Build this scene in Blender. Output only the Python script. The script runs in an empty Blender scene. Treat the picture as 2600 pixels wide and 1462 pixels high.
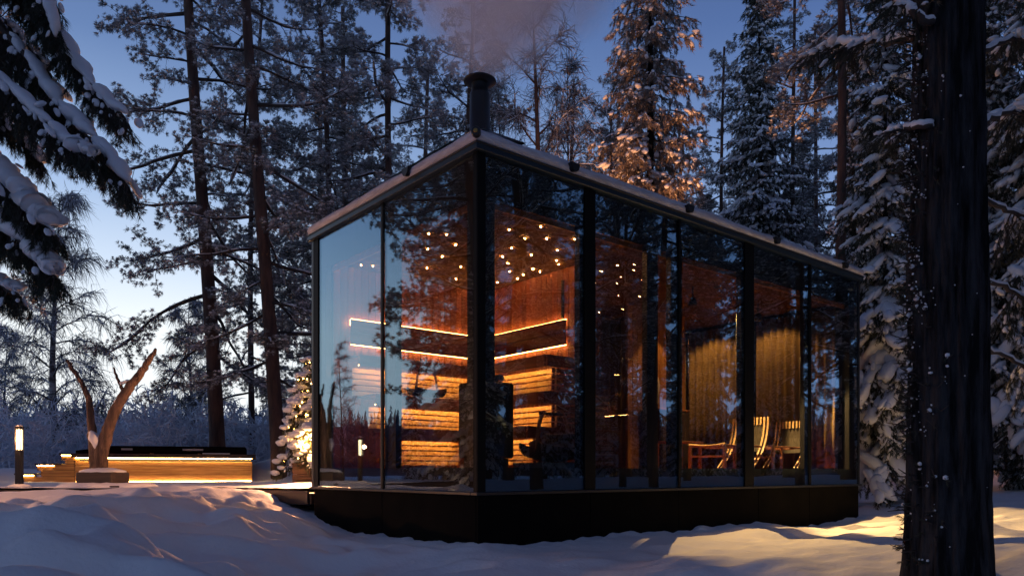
import bpy, math, random
import numpy as np
from mathutils import Vector, Matrix

random.seed(7)
rng = np.random.default_rng(7)
R = math.radians
sc = bpy.context.scene
col = sc.collection

# ------------------------------------------------------------------ camera
EYE = 1.0
FPX = 1902.0
cam_d = bpy.data.cameras.new('camera')
cam = bpy.data.objects.new('camera', cam_d)
col.objects.link(cam)
cam.location = (0, 0, EYE)
cam.rotation_euler = (R(90), 0, 0)
cam_d.sensor_width = 36.0
cam_d.lens = FPX / 2600 * 36.0
cam_d.shift_y = 0.179
cam_d.clip_start = 0.05
cam_d.clip_end = 900
sc.camera = cam

# ------------------------------------------------------------------ sky
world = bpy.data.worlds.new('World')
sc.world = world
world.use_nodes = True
wn = world.node_tree.nodes
wl = world.node_tree.links
wn.clear()


def wnode(t, **k):
    n = wn.new(t)
    for a, b in k.items():
        setattr(n, a, b)
    return n


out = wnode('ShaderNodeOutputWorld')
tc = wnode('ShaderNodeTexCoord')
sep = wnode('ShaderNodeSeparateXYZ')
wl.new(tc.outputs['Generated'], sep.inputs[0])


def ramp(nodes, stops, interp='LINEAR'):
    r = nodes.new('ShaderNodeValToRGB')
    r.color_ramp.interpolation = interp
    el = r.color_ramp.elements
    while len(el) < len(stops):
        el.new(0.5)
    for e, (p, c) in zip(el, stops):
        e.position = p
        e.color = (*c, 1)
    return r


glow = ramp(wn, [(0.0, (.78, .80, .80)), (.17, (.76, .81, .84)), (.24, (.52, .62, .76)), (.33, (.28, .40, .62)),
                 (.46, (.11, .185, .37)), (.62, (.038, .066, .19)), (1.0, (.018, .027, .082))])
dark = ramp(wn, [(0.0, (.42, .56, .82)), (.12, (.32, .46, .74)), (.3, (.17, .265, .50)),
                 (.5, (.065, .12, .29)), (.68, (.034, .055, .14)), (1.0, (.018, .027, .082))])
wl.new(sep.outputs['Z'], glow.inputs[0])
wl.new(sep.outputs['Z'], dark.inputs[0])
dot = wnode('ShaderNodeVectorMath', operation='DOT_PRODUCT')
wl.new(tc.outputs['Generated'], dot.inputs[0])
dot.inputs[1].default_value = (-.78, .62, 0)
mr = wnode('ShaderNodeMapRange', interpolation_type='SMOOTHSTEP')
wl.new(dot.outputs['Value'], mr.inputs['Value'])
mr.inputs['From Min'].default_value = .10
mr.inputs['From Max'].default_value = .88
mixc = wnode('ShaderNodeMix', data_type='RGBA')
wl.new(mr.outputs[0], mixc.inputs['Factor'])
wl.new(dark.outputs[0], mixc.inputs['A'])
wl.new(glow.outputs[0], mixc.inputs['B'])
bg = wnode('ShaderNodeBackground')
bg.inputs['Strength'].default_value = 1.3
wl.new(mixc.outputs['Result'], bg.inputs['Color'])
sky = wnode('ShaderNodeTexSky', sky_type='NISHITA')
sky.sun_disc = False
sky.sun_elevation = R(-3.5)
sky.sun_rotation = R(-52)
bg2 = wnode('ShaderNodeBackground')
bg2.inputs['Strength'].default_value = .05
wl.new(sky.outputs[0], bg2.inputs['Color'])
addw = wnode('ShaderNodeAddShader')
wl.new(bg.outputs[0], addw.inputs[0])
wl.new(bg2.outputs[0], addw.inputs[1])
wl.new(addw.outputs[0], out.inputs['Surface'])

sun_d = bpy.data.lights.new('afterglow_sun', 'SUN')
sun_d.energy = .035
sun_d.angle = R(25)
sun_d.color = (1, .60, .56)
sun = bpy.data.objects.new('afterglow_sun', sun_d)
col.objects.link(sun)
sun.rotation_euler = Vector((-.55, .75, -.62)).to_track_quat('-Z', 'Y').to_euler()

vs = sc.view_settings
vs.view_transform = 'Standard'
vs.look = 'None'
vs.exposure = 0.0
vs.gamma = 1.0
vs.use_curve_mapping = False
sc.render.engine = 'CYCLES'
cy = sc.cycles
cy.max_bounces = 7
cy.diffuse_bounces = 3
cy.glossy_bounces = 3
cy.transparent_max_bounces = 12
cy.transmission_bounces = 4
cy.volume_bounces = 4
cy.caustics_reflective = False
cy.caustics_refractive = False
cy.sample_clamp_indirect = 3.0
cy.sample_clamp_direct = 0
cy.use_denoising = True
cy.use_light_tree = True
cy.volume_step_rate = 2.0


def at(u, v, Y):
    """a pixel of the 2600x1462 photograph and a distance -> a point of the place"""
    return Vector(((u - 1300) / FPX * Y, Y, EYE - (v - 1197) / FPX * Y))


# ------------------------------------------------------------------ materials
MATS = {}


def mat(name, color, rough=.6, metal=0, noise=None, bump=None, rand=0, spec=.5, coat=0, noise2=None):
    """noise=(scale xyz, strength, second colour) ; bump=(scale, strength, distance, stretch)"""
    if name in MATS:
        return MATS[name]
    m = bpy.data.materials.new(name)
    m.use_nodes = True
    n = m.node_tree.nodes
    l = m.node_tree.links
    b = n['Principled BSDF']
    b.inputs['Roughness'].default_value = rough
    b.inputs['Metallic'].default_value = metal
    b.inputs['Specular IOR Level'].default_value = spec
    b.inputs['Coat Weight'].default_value = coat
    tcn = n.new('ShaderNodeTexCoord')
    vec = tcn.outputs['Object']
    oi = n.new('ShaderNodeObjectInfo')
    if rand:
        ad = n.new('ShaderNodeVectorMath')
        ad.operation = 'ADD'
        sc_ = n.new('ShaderNodeVectorMath')
        sc_.operation = 'SCALE'
        cmb = n.new('ShaderNodeCombineXYZ')
        for i in range(3):
            l.new(oi.outputs['Random'], cmb.inputs[i])
        l.new(cmb.outputs[0], sc_.inputs[0])
        sc_.inputs['Scale'].default_value = 37.0
        l.new(vec, ad.inputs[0])
        l.new(sc_.outputs[0], ad.inputs[1])
        vec = ad.outputs[0]
    cur = None
    if noise:
        s3, k, c2 = noise
        mp = n.new('ShaderNodeMapping')
        mp.inputs['Scale'].default_value = s3
        l.new(vec, mp.inputs[0])
        nt = n.new('ShaderNodeTexNoise')
        nt.inputs['Scale'].default_value = 1.0
        nt.inputs['Detail'].default_value = 5
        nt.inputs['Roughness'].default_value = .6
        l.new(mp.outputs[0], nt.inputs['Vector'])
        mr_ = n.new('ShaderNodeMapRange')
        mr_.inputs['From Min'].default_value = .5 - .5 / (1 + 4 * k)
        mr_.inputs['From Max'].default_value = .5 + .5 / (1 + 4 * k)
        l.new(nt.outputs[0], mr_.inputs['Value'])
        mx = n.new('ShaderNodeMix')
        mx.data_type = 'RGBA'
        mx.inputs['A'].default_value = (*color, 1)
        mx.inputs['B'].default_value = (*c2, 1)
        l.new(mr_.outputs[0], mx.inputs['Factor'])
        cur = mx.outputs['Result']
    if rand:
        hv = n.new('ShaderNodeHueSaturation')
        mr2 = n.new('ShaderNodeMapRange')
        mr2.inputs['To Min'].default_value = 1 - rand
        mr2.inputs['To Max'].default_value = 1 + rand
        l.new(oi.outputs['Random'], mr2.inputs['Value'])
        l.new(mr2.outputs[0], hv.inputs['Value'])
        if cur:
            l.new(cur, hv.inputs['Color'])
        else:
            hv.inputs['Color'].default_value = (*color, 1)
        cur = hv.outputs[0]
    if cur:
        l.new(cur, b.inputs['Base Color'])
    else:
        b.inputs['Base Color'].default_value = (*color, 1)
    if bump:
        s3, k, d = bump
        mp = n.new('ShaderNodeMapping')
        mp.inputs['Scale'].default_value = s3
        l.new(vec, mp.inputs[0])
        nt = n.new('ShaderNodeTexNoise')
        nt.inputs['Scale'].default_value = 1.0
        nt.inputs['Detail'].default_value = 6
        l.new(mp.outputs[0], nt.inputs['Vector'])
        bp = n.new('ShaderNodeBump')
        bp.inputs['Strength'].default_value = k
        bp.inputs['Distance'].default_value = d
        l.new(nt.outputs[0], bp.inputs['Height'])
        l.new(bp.outputs[0], b.inputs['Normal'])
    MATS[name] = m
    return m


def emis(name, color, strength):
    if name in MATS:
        return MATS[name]
    m = bpy.data.materials.new(name)
    m.use_nodes = True
    n = m.node_tree.nodes
    b = n['Principled BSDF']
    b.inputs['Base Color'].default_value = (*color, 1)
    b.inputs['Emission Color'].default_value = (*color, 1)
    b.inputs['Emission Strength'].default_value = strength
    MATS[name] = m
    return m


def glass_mat(name, R0, refl, trans, rough=0.0):
    m = bpy.data.materials.new(name)
    m.use_nodes = True
    n = m.node_tree.nodes
    l = m.node_tree.links
    n.clear()
    o = n.new('ShaderNodeOutputMaterial')
    g = n.new('ShaderNodeBsdfGlossy')
    g.inputs['Color'].default_value = (*refl, 1)
    g.inputs['Roughness'].default_value = rough
    t = n.new('ShaderNodeBsdfTransparent')
    t.inputs['Color'].default_value = (*trans, 1)
    mx = n.new('ShaderNodeMixShader')
    # reflectance grows towards grazing angles, alike from both sides of the sheet
    ge = n.new('ShaderNodeNewGeometry')
    dt = n.new('ShaderNodeVectorMath')
    dt.operation = 'DOT_PRODUCT'
    l.new(ge.outputs['Incoming'], dt.inputs[0])
    l.new(ge.outputs['Normal'], dt.inputs[1])
    ab = n.new('ShaderNodeMath')
    ab.operation = 'ABSOLUTE'
    l.new(dt.outputs['Value'], ab.inputs[0])
    iv = n.new('ShaderNodeMath')
    iv.operation = 'SUBTRACT'
    iv.inputs[0].default_value = 1.0
    l.new(ab.outputs[0], iv.inputs[1])
    pw = n.new('ShaderNodeMath')
    pw.operation = 'POWER'
    pw.inputs[1].default_value = 3.0
    l.new(iv.outputs[0], pw.inputs[0])
    mr_ = n.new('ShaderNodeMapRange')
    mr_.inputs['To Min'].default_value = R0
    mr_.inputs['To Max'].default_value = min(1, R0 + .9)
    l.new(pw.outputs[0], mr_.inputs['Value'])
    l.new(mr_.outputs[0], mx.inputs[0])
    l.new(t.outputs[0], mx.inputs[1])
    l.new(g.outputs[0], mx.inputs[2])
    # the sheets are rolled, never perfectly flat: very faint waves
    tcn = n.new('ShaderNodeTexCoord')
    nt = n.new('ShaderNodeTexNoise')
    nt.inputs['Scale'].default_value = 1.6
    nt.inputs['Detail'].default_value = 0
    l.new(tcn.outputs['Object'], nt.inputs['Vector'])
    bp = n.new('ShaderNodeBump')
    bp.inputs['Strength'].default_value = .06
    bp.inputs['Distance'].default_value = .02
    l.new(nt.outputs[0], bp.inputs['Height'])
    l.new(bp.outputs[0], g.inputs['Normal'])
    l.new(mx.outputs[0], o.inputs['Surface'])
    MATS[name] = m
    return m


M_SNOW = mat('snow', (.80, .81, .84), .65, noise=((3, 3, 3), .3, (.74, .76, .81)),
             bump=((38, 38, 38), .35, .01), spec=.3)
M_SNOWG = mat('ground_snow', (.82, .82, .85), .7, noise=((1.3, 1.3, 1.3), .4, (.74, .75, .80)),
              bump=((26, 26, 26), .5, .015), spec=.25)
M_FROST = mat('frosted_snow', (.72, .74, .80), .8, spec=.2)
M_NEEDLE = mat('pine_needles', (.085, .09, .08), .7, noise=((2, 2, 2), .8, (.36, .35, .37)), rand=.2)
M_SPRUCE = mat('spruce_needles', (.022, .036, .020), .7, noise=((4, 4, 4), .8, (.06, .055, .04)), rand=.15)
M_BARK = mat('pine_bark', (.11, .060, .045), .9, noise=((9, 9, 1.6), .7, (.05, .028, .022)),
             bump=((22, 22, 5), .9, .03))
M_BARKD = mat('dark_bark', (.026, .024, .025), .95, spec=.1, noise=((14, 14, 2.5), .6, (.006, .005, .005)),
              bump=((30, 30, 6), 1.0, .03))
M_TWIG = mat('twig_bark', (.05, .037, .032), .9)
M_BIRCH = mat('birch_bark', (.34, .32, .31), .8, noise=((3, 3, 9), .9, (.05, .04, .04)))
M_BLACK = mat('black_metal', (.012, .013, .016), .42, spec=.4)
M_FASCIA = mat('dark_steel_fascia', (.018, .032, .048), .38, metal=.35, bump=((9, 9, 9), .05, .01))
M_PLINTH = mat('black_plinth_panel', (.004, .004, .004), .8, noise=((3, 3, 3), .5, (.008, .007, .006)), spec=.03)
M_MATTE = mat('black_frame', (.0025, .003, .004), .6, spec=.12)
M_VOID = mat('black_backing', (.006, .006, .008), .7)
M_ALDER = mat('red_brown_panelling', (.27, .080, .034), .6, noise=((14, 14, 1.3), .5, (.17, .038, .016)), rand=.28)
M_ASPEN = mat('golden_slat', (.66, .44, .19), .5, noise=((1.4, 1.4, 30), .6, (.50, .29, .11)), rand=.14)
M_DARKWOOD = mat('dark_red_board', (.22, .058, .024), .4, noise=((1.5, 1.5, 24), .6, (.10, .024, .012)), rand=.2)
M_CEIL = mat('ceiling_board', (.19, .10, .045), .85, spec=.1, noise=((12, 1.5, 12), .5, (.11, .055, .024)), rand=.2)
M_OAK = mat('lounge_board', (.40, .20, .07), .5, noise=((14, 14, 1.3), .5, (.27, .12, .04)), rand=.2)
M_CHAIR = mat('pale_birch_slat', (.70, .50, .26), .4, noise=((3, 3, 3), .4, (.44, .27, .11)), rand=.08)
M_CHAIRD = mat('brown_chair_frame', (.34, .14, .06), .45)
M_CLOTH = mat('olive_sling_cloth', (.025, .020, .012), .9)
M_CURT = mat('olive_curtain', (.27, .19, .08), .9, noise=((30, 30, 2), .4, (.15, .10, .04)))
M_TOWEL = mat('white_towel', (.7, .66, .58), .95, bump=((40, 40, 40), .5, .01))
M_TUB = mat('oiled_larch_plank', (.50, .27, .105), .5, noise=((1.6, 4, 26), .9, (.30, .14, .045)), rand=.16)
M_TUBD = mat('dark_timber', (.045, .026, .018), .6, noise=((2, 8, 20), .6, (.02, .012, .01)), rand=.15)
M_DRIFT = mat('weathered_driftwood', (.15, .09, .065), .8, noise=((16, 16, 2.2), .8, (.035, .02, .015)),
              bump=((34, 34, 4), .8, .02))
M_LED = emis('led_strip_light', (1, .53, .14), 95)
M_LEDW = emis('wall_led_light', (1, .53, .14), 48)
M_LEDO = emis('outdoor_led_light', (1, .55, .16), 75)
M_LEDB = emis('outdoor_led_base_light', (1, .52, .16), 110)
M_STAR = emis('star_light', (1, .48, .13), 850)
M_FAIRY = emis('fairy_bulb_light', (1, .46, .10), 80)
M_BOLL = emis('bollard_lamp_light', (1, .62, .28), 9)
M_WINLIT = emis('lit_window_light', (1, .42, .12), 2.4)
M_REDLOG = mat('red_log', (.10, .018, .012), .7, noise=((2, 2, 14), .6, (.05, .01, .008)), rand=.15)
M_STONE = mat('stove_stone', (.10, .10, .10), .8, rand=.3)
M_GLASS = glass_mat('coated_glass', .11, (.50, .74, .94), (.88, .84, .80))
M_GLASSC = glass_mat('clear_glass', .05, (.9, .95, 1.0), (.95, .95, .93))
M_BASKET = mat('dark_wicker', (.09, .04, .02), .7, noise=((40, 40, 12), .6, (.03, .015, .01)))
M_FARWOOD = mat('far_forest_haze', (.10, .12, .16), .9)  # bluish haze of distance is mixed into this forest colour


# ------------------------------------------------------------------ mesh building
class MB:
    def __init__(s):
        s.v = []
        s.f = []
        s.n = 0
        s.smooth = True

    def add(s, V, F):
        V = np.asarray(V, dtype=np.float64).reshape(-1, 3)
        for f in F:
            s.f.append(tuple(int(i) + s.n for i in f))
        s.v.append(V)
        s.n += len(V)

    def box(s, x0, x1, y0, y1, z0, z1, b=0, M=None):
        if b <= 0:
            V = [(x, y, z) for z in (z0, z1) for y in (y0, y1) for x in (x0, x1)]
            F = [(0, 2, 3, 1), (4, 5, 7, 6), (0, 1, 5, 4), (1, 3, 7, 5), (3, 2, 6, 7), (2, 0, 4, 6)]
        else:
            # box with chamfered edges
            V = []
            F = []
            for (z, ins) in ((z0, b), (z0 + b, 0), (z1 - b, 0), (z1, b)):
                xa, xb, ya, yb = x0 + ins, x1 - ins, y0 + ins, y1 - ins
                V += [(xa + (0 if ins else b), ya, z), (xb - (0 if ins else b), ya, z), (xb, ya + (0 if ins else b), z), (xb, yb - (0 if ins else b), z),
                      (xb - (0 if ins else b), yb, z), (xa + (0 if ins else b), yb, z), (xa, yb - (0 if ins else b), z), (xa, ya + (0 if ins else b), z)]
            for k in range(3):
                for i in range(8):
                    j = (i + 1) % 8
                    F.append((k * 8 + i, k * 8 + j, (k + 1) * 8 + j, (k + 1) * 8 + i))
            F.append(tuple(range(7, -1, -1)))
            F.append(tuple(range(24, 32)))
        V = np.array(V, float)
        if M is not None:
            V = np.array([M @ Vector(p) for p in V])
        s.add(V, F)
        return s

    def tube(s, pts, rad, n=6, cap=True, flat=1.0, rnd=0):
        P = np.array([tuple(p) for p in pts], float)
        m = len(P)
        rad = np.broadcast_to(np.asarray(rad, float), (m,))
        T = np.gradient(P, axis=0)
        T /= np.linalg.norm(T, axis=1)[:, None] + 1e-9
        up = np.array([0, 0, 1.0])
        if abs(T[:, 2]).mean() > .8:
            up = np.array([1.0, 0, 0])
        A = np.cross(T, up)
        A /= np.linalg.norm(A, axis=1)[:, None] + 1e-9
        B = np.cross(A, T)
        a = np.arange(n) / n * 2 * np.pi
        ring = A[:, None, :] * np.cos(a)[None, :, None] + B[:, None, :] * np.sin(a)[None, :, None] * flat
        rr = rad[:, None]
        if rnd:
            rr = rr * (1 + rng.uniform(-rnd, rnd, (m, n)))
        V = P[:, None, :] + ring * rr[..., None]
        F = []
        for k in range(m - 1):
            for i in range(n):
                j = (i + 1) % n
                F.append((k * n + i, k * n + j, (k + 1) * n + j, (k + 1) * n + i))
        if cap:
            F.append(tuple(range(n - 1, -1, -1)))
            F.append(tuple((m - 1) * n + i for i in range(n)))
        s.add(V.reshape(-1, 3), F)
        return s

    def lathe(s, prof, n=24, c=(0, 0, 0)):
        V = []
        F = []
        for r, z in prof:
            for i in range(n):
                a = i / n * 2 * math.pi
                V.append((c[0] + r * math.cos(a), c[1] + r * math.sin(a), c[2] + z))
        for k in range(len(prof) - 1):
            for i in range(n):
                j = (i + 1) % n
                F.append((k * n + i, k * n + j, (k + 1) * n + j, (k + 1) * n + i))
        F.append(tuple(range(n - 1, -1, -1)))
        F.append(tuple((len(prof) - 1) * n + i for i in range(n)))
        s.add(V, F)
        return s

    def prism(s, poly, z0, z1):
        k = len(poly)
        V = [(x, y, z0) for x, y in poly] + [(x, y, z1) for x, y in poly]
        F = [tuple(range(k - 1, -1, -1)), tuple(range(k, 2 * k))]
        F += [(i, (i + 1) % k, k + (i + 1) % k, k + i) for i in range(k)]
        s.add(V, F)
        return s

    def mesh(s, name, m, smooth=False):
        me = bpy.data.meshes.new(name)
        V = np.concatenate(s.v) if s.v else np.zeros((0, 3))
        me.from_pydata(V.tolist(), [], s.f)
        if smooth:
            me.polygons.foreach_set('use_smooth', [True] * len(me.polygons))
        me.materials.append(m)
        return me

    def build(s, name, m, parent=None, smooth=False, loc=None):
        o = bpy.data.objects.new(name, s.mesh(name, m, smooth))
        col.objects.link(o)
        o.parent = parent
        if loc:
            o.location = loc
        return o


def np_mesh(name, V, F, m, smooth=False, F4=None):
    """fast triangle (and quad) mesh from arrays"""
    me = bpy.data.meshes.new(name)
    V = np.asarray(V, np.float32).reshape(-1, 3)
    F = np.asarray(F, np.int32).reshape(-1, 3) if F is not None else np.zeros((0, 3), np.int32)
    k = len(F)
    idx = F.reshape(-1)
    starts = np.arange(k) * 3
    tot = np.full(k, 3)
    if F4 is not None:
        F4 = np.asarray(F4, np.int32).reshape(-1, 4)
        starts = np.concatenate([starts, k * 3 + np.arange(len(F4)) * 4])
        tot = np.concatenate([tot, np.full(len(F4), 4)])
        idx = np.concatenate([idx, F4.reshape(-1)])
    me.vertices.add(len(V))
    me.vertices.foreach_set('co', V.reshape(-1))
    me.loops.add(len(idx))
    me.loops.foreach_set('vertex_index', idx.astype(np.int32))
    me.polygons.add(len(starts))
    me.polygons.foreach_set('loop_start', starts.astype(np.int32))
    me.polygons.foreach_set('loop_total', tot.astype(np.int32))
    if smooth:
        me.polygons.foreach_set('use_smooth', np.ones(len(starts), bool))
    me.materials.append(m)
    me.update(calc_edges=True)
    me.validate()
    return me


def link(name, me, parent=None):
    o = bpy.data.objects.new(name, me)
    col.objects.link(o)
    o.parent = parent
    return o


def tag(o, label=None, cat=None, group=None, kind=None):
    if label:
        o['label'] = label
    if cat:
        o['category'] = cat
    if group:
        o['group'] = group
    if kind:
        o['kind'] = kind
    return o


def empty(name, loc=(0, 0, 0), rz=0, label=None, cat=None, group=None):
    o = bpy.data.objects.new(name, None)
    o.empty_display_size = .2
    col.objects.link(o)
    o.location = loc
    o.rotation_euler = (0, 0, rz)
    return tag(o, label, cat, group)


def copy_tree(o, parent=None):
    c = o.copy()
    col.objects.link(c)
    c.parent = parent
    for ch in list(o.children):
        copy_tree(ch, c)
    return c


_bm = {}


def board(name, size, m, parent, loc, b=.004, rot=None):
    """one plank; alike planks share their mesh"""
    key = (name, tuple(round(x, 3) for x in size), m.name, b)
    if key not in _bm:
        sx, sy, sz = size
        mb = MB().box(-sx / 2, sx / 2, -sy / 2, sy / 2, -sz / 2, sz / 2, b=b)
        _bm[key] = mb.mesh(name, m)
    o = bpy.data.objects.new(name, _bm[key])
    col.objects.link(o)
    o.parent = parent
    o.location = loc
    if rot:
        o.rotation_euler = rot
    return o


# ------------------------------------------------------------------ noise
_perm = rng.random((64, 64))


def vnoise(x, y):
    xi = np.floor(x).astype(int)
    yi = np.floor(y).astype(int)
    fx = x - xi
    fy = y - yi
    fx = fx * fx * (3 - 2 * fx)
    fy = fy * fy * (3 - 2 * fy)
    a = _perm[xi % 64, yi % 64]
    b = _perm[(xi + 1) % 64, yi % 64]
    c = _perm[xi % 64, (yi + 1) % 64]
    d = _perm[(xi + 1) % 64, (yi + 1) % 64]
    return (a * (1 - fx) + b * fx) * (1 - fy) + (c * (1 - fx) + d * fx) * fy


def fbm(x, y, o=4):
    s = 0
    k = 1
    t = 0
    for i in range(o):
        s = s + vnoise(x + i * 13.7, y + i * 7.1) * k
        t += k
        x = x * 2.03
        y = y * 2.03
        k *= .5
    return s / t


# ------------------------------------------------------------------ terrain
CX, CY = -0.297, 6.5            # the cabin's near corner
AX = np.array([.770, .638])     # along the long facade
AY = np.array([-.638, .770])    # along the short facade


def loc2w(a, b):
    p = np.array([CX, CY]) + a * AX + b * AY
    return p[0], p[1]


ctrl = []


def cp(u, v, Y):
    p = at(u, v, Y)
    ctrl.append((p.x, p.y, p.z))


def cz(x, y, z):
    ctrl.append((x, y, z))


# foot of the cabin
cp(1213, 1387, 6.45); cp(1303, 1384, 6.72); cp(1454, 1372, 7.2); cp(1606, 1354, 7.75); cp(1807, 1340, 8.6)
cp(1959, 1330, 9.4); cp(2176, 1313, 10.9); cp(1000, 1362, 7.5); cp(873, 1349, 8.35); cp(800, 1308, 9.0)
# drift running up to the deck
cp(230, 1241, 9.3); cp(330, 1240, 9.5); cp(450, 1240, 9.75); cp(560, 1240, 9.9); cp(617, 1243, 9.7); cp(700, 1268, 9.2)
cp(760, 1296, 9.0); cp(300, 1256, 8.2); cp(480, 1262, 8.0); cp(600, 1275, 8.0); cp(690, 1300, 8.0); cp(500, 1290, 6.8)
cp(620, 1320, 6.8); cp(760, 1345, 7.4); cp(400, 1275, 6.9); cp(860, 1385, 6.6)
cp(90, 1276, 8.4); cp(0, 1259, 8.6); cp(-150, 1259, 8.6); cp(60, 1290, 7.0); cp(150, 1278, 7.4); cp(-200, 1290, 7)
# big near mound at the left
cp(190, 1286, 3.9); cp(60, 1300, 3.9); cp(-80, 1330, 3.9); cp(310, 1300, 4.0); cp(400, 1340, 4.0); cp(470, 1380, 4.0); cp(560, 1430, 4.1)
cp(150, 1340, 3.2); cp(300, 1400, 3.2); cp(0, 1360, 3.2); cp(200, 1330, 5.2); cp(60, 1330, 5.2); cp(350, 1330, 5.6)
cp(500, 1355, 5.4); cp(620, 1370, 5.2); cp(650, 1400, 4.6); cp(780, 1420, 4.6); cp(720, 1440, 4.0)
# in front, middle and right
cp(900, 1450, 4.8); cp(1000, 1425, 5.6); cp(1213, 1450, 5.2); cp(1400, 1440, 5.6); cp(1500, 1400, 6.5)
cp(1700, 1400, 6.9); cp(1900, 1375, 8.0); cp(2085, 1345, 9.3); cp(2250, 1320, 10.4); cp(1600, 1450, 5.2)
cp(1900, 1440, 5.2); cp(2120, 1403, 5.9); cp(2250, 1410, 5.6); cp(2407, 1460, 4.4); cp(2560, 1400, 5.0); cp(2600, 1340, 7.5)
cp(2300, 1360, 7.6); cp(2200, 1330, 9.0)
cp(2240, 1276, 12.3); cp(2300, 1272, 12.0); cp(2400, 1290, 11); cp(2580, 1300, 10)
cp(2210, 1250, 16); cp(2300, 1225, 19); cp(2220, 1190, 23); cp(2500, 1190, 24); cp(2560, 1215, 18); cp(2700, 1230, 16)
# under the deck and behind it
cz(-8, 12, .25); cz(-5, 12, .25); cz(-11, 12, .3); cz(-2.5, 13, .3); cz(0, 15, .4); cz(-7, 15.5, .25); cz(-9.5, 15.3, .25)
cz(-5.6, 18.6, 1.5); cz(-4.6, 18.4, 1.4); cz(-3.4, 18.6, 1.0); cz(-6.6, 19.4, .9); cz(-11.3, 17.2, 1.12); cz(-12.3, 17.4, 1.1); cz(-9, 19.5, .6); cz(-5.6, 21, .6)
cz(3, 15, .5); cz(6, 14, .5); cz(0, 20, .5); cz(6, 20, .6); cz(-14, 24, .3); cz(-5, 27, .3); cz(6, 27, .6); cz(-16, 12, .4)
# below the floor of the cabin
cz(*loc2w(1.5, 1.5), .28); cz(*loc2w(4, 1.5), .28); cz(*loc2w(6, 1.5), .28); cz(*loc2w(5, 3.8), .4); cz(*loc2w(1.5, 3.8), .3)
# behind and beside the camera
cz(0, 0, .25); cz(-2, 0, .35); cz(3, 0, .2); cz(0, 2.5, .25); cz(2, 2.5, .2); cz(-4, 2, .4); cz(-8, 4, .5); cz(8, 3, .4); cz(12, 8, .6)
cz(-14, 3, .5); cz(0, -8, .3); cz(16, -4, .6); cz(18, 14, .9); cz(-12, -6, .4)
ctrl = np.array(ctrl)


def tps_fit(P, z, reg=.004):
    n = len(P)
    d = np.linalg.norm(P[:, None] - P[None], axis=2)
    K = np.where(d > 0, d * d * np.log(d + 1e-12), 0) + np.eye(n) * reg
    Q = np.hstack([np.ones((n, 1)), P])
    A = np.zeros((n + 3, n + 3))
    A[:n, :n] = K
    A[:n, n:] = Q
    A[n:, :n] = Q.T
    return np.linalg.solve(A, np.concatenate([z, np.zeros(3)]))


_w = tps_fit(ctrl[:, :2], ctrl[:, 2])


def base_h(x, y):
    x = np.atleast_1d(np.asarray(x, float))
    y = np.atleast_1d(np.asarray(y, float))
    h = np.full(x.shape, _w[-3]) + _w[-2] * x + _w[-1] * y
    for (px, py, _), w in zip(ctrl, _w[:-3]):
        d2 = (x - px) ** 2 + (y - py) ** 2
        h += w * .5 * d2 * np.log(d2 + 1e-12)
    far = np.clip((np.hypot(x, y - 8) - 18) / 14, 0, 1)
    far = far * far * (3 - 2 * far)
    h = np.clip(h, .12, 1.5)
    return h * (1 - far) + .45 * far


def ground_h(x, y):
    h = base_h(x, y)
    x = np.atleast_1d(np.asarray(x, float))
    y = np.atleast_1d(np.asarray(y, float))
    near = np.clip(1 - (np.hypot(x, y - 6) - 9) / 14, .25, 1)
    # keep the line of snow along the cabin as measured
    lx = (x - CX) * AX[0] + (y - CY) * AX[1]
    ly = (x - CX) * AY[0] + (y - CY) * AY[1]
    dist = np.hypot(np.maximum(np.maximum(-lx, lx - 6.96), 0), np.maximum(np.maximum(-ly, ly - 3.3), 0))
    k = np.clip(dist / .8, .12, 1) * near
    k = k * (1 - .8 * np.clip((y - 7.4) / .8, 0, 1) * np.clip((-2.6 - x) / .8, 0, 1) * np.clip((24 - y) / 3, 0, 1))
    xr = x * .8 + y * .6
    yr = -x * .6 + y * .8
    rid = 1 - np.abs(2 * fbm(xr * .75 + 3, yr * 1.7, 3) - 1)
    left = np.clip((-.2 - x) / 1.5, 0, 1)
    rid2 = 1 - np.abs(2 * fbm(xr * 2.1 + 8, yr * 3.6 + 2, 2) - 1)
    h -= .065 * np.exp(-(((x + 2.1) / 1.6) ** 2 + ((y - 4.2) / 1.3) ** 2))
    h += ((rid ** 1.6 - .80) * (.11 + .36 * left) + (rid2 - .8) * (.02 + .07 * left)) * k
    h += (fbm(x * 2.2, y * 2.2 + 9, 3) - .5) * (.06 + .16 * left) * k
    # wind ribs behind the far end of the cabin
    m = np.exp(-(((x - 5.9) / 1.2) ** 2 + ((y - 11.6) / 1.0) ** 2))
    h += .04 * m * np.sin((x * 1.0 + y * .35) * 2 * math.pi / .42)
    # crumbled crust against the plinth
    crust = np.exp(-(dist / .22) ** 2)
    h += crust * (fbm(x * 9, y * 9, 3) - .42) * .10
    # churned snow on the bank that falls from the deck
    ch = np.exp(-(((x + 3.0) / .9) ** 2 + ((y - 8.9) / .8) ** 2))
    h += ch * (fbm(x * 6, y * 6 + 4, 4) - .5) * .16
    return h


def axis(lo, hi, c0, c1, fine, grow=1.13):
    a = list(np.arange(c0, c1, fine))
    s = fine
    p = c1
    while p < hi:
        a.append(p)
        s *= grow
        p += s
    a.append(hi)
    s = fine
    p = c0
    pre = []
    while p > lo:
        s *= grow
        p -= s
        pre.append(p)
    pre.append(lo)
    return np.array(sorted(set(pre + a)))


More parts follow.
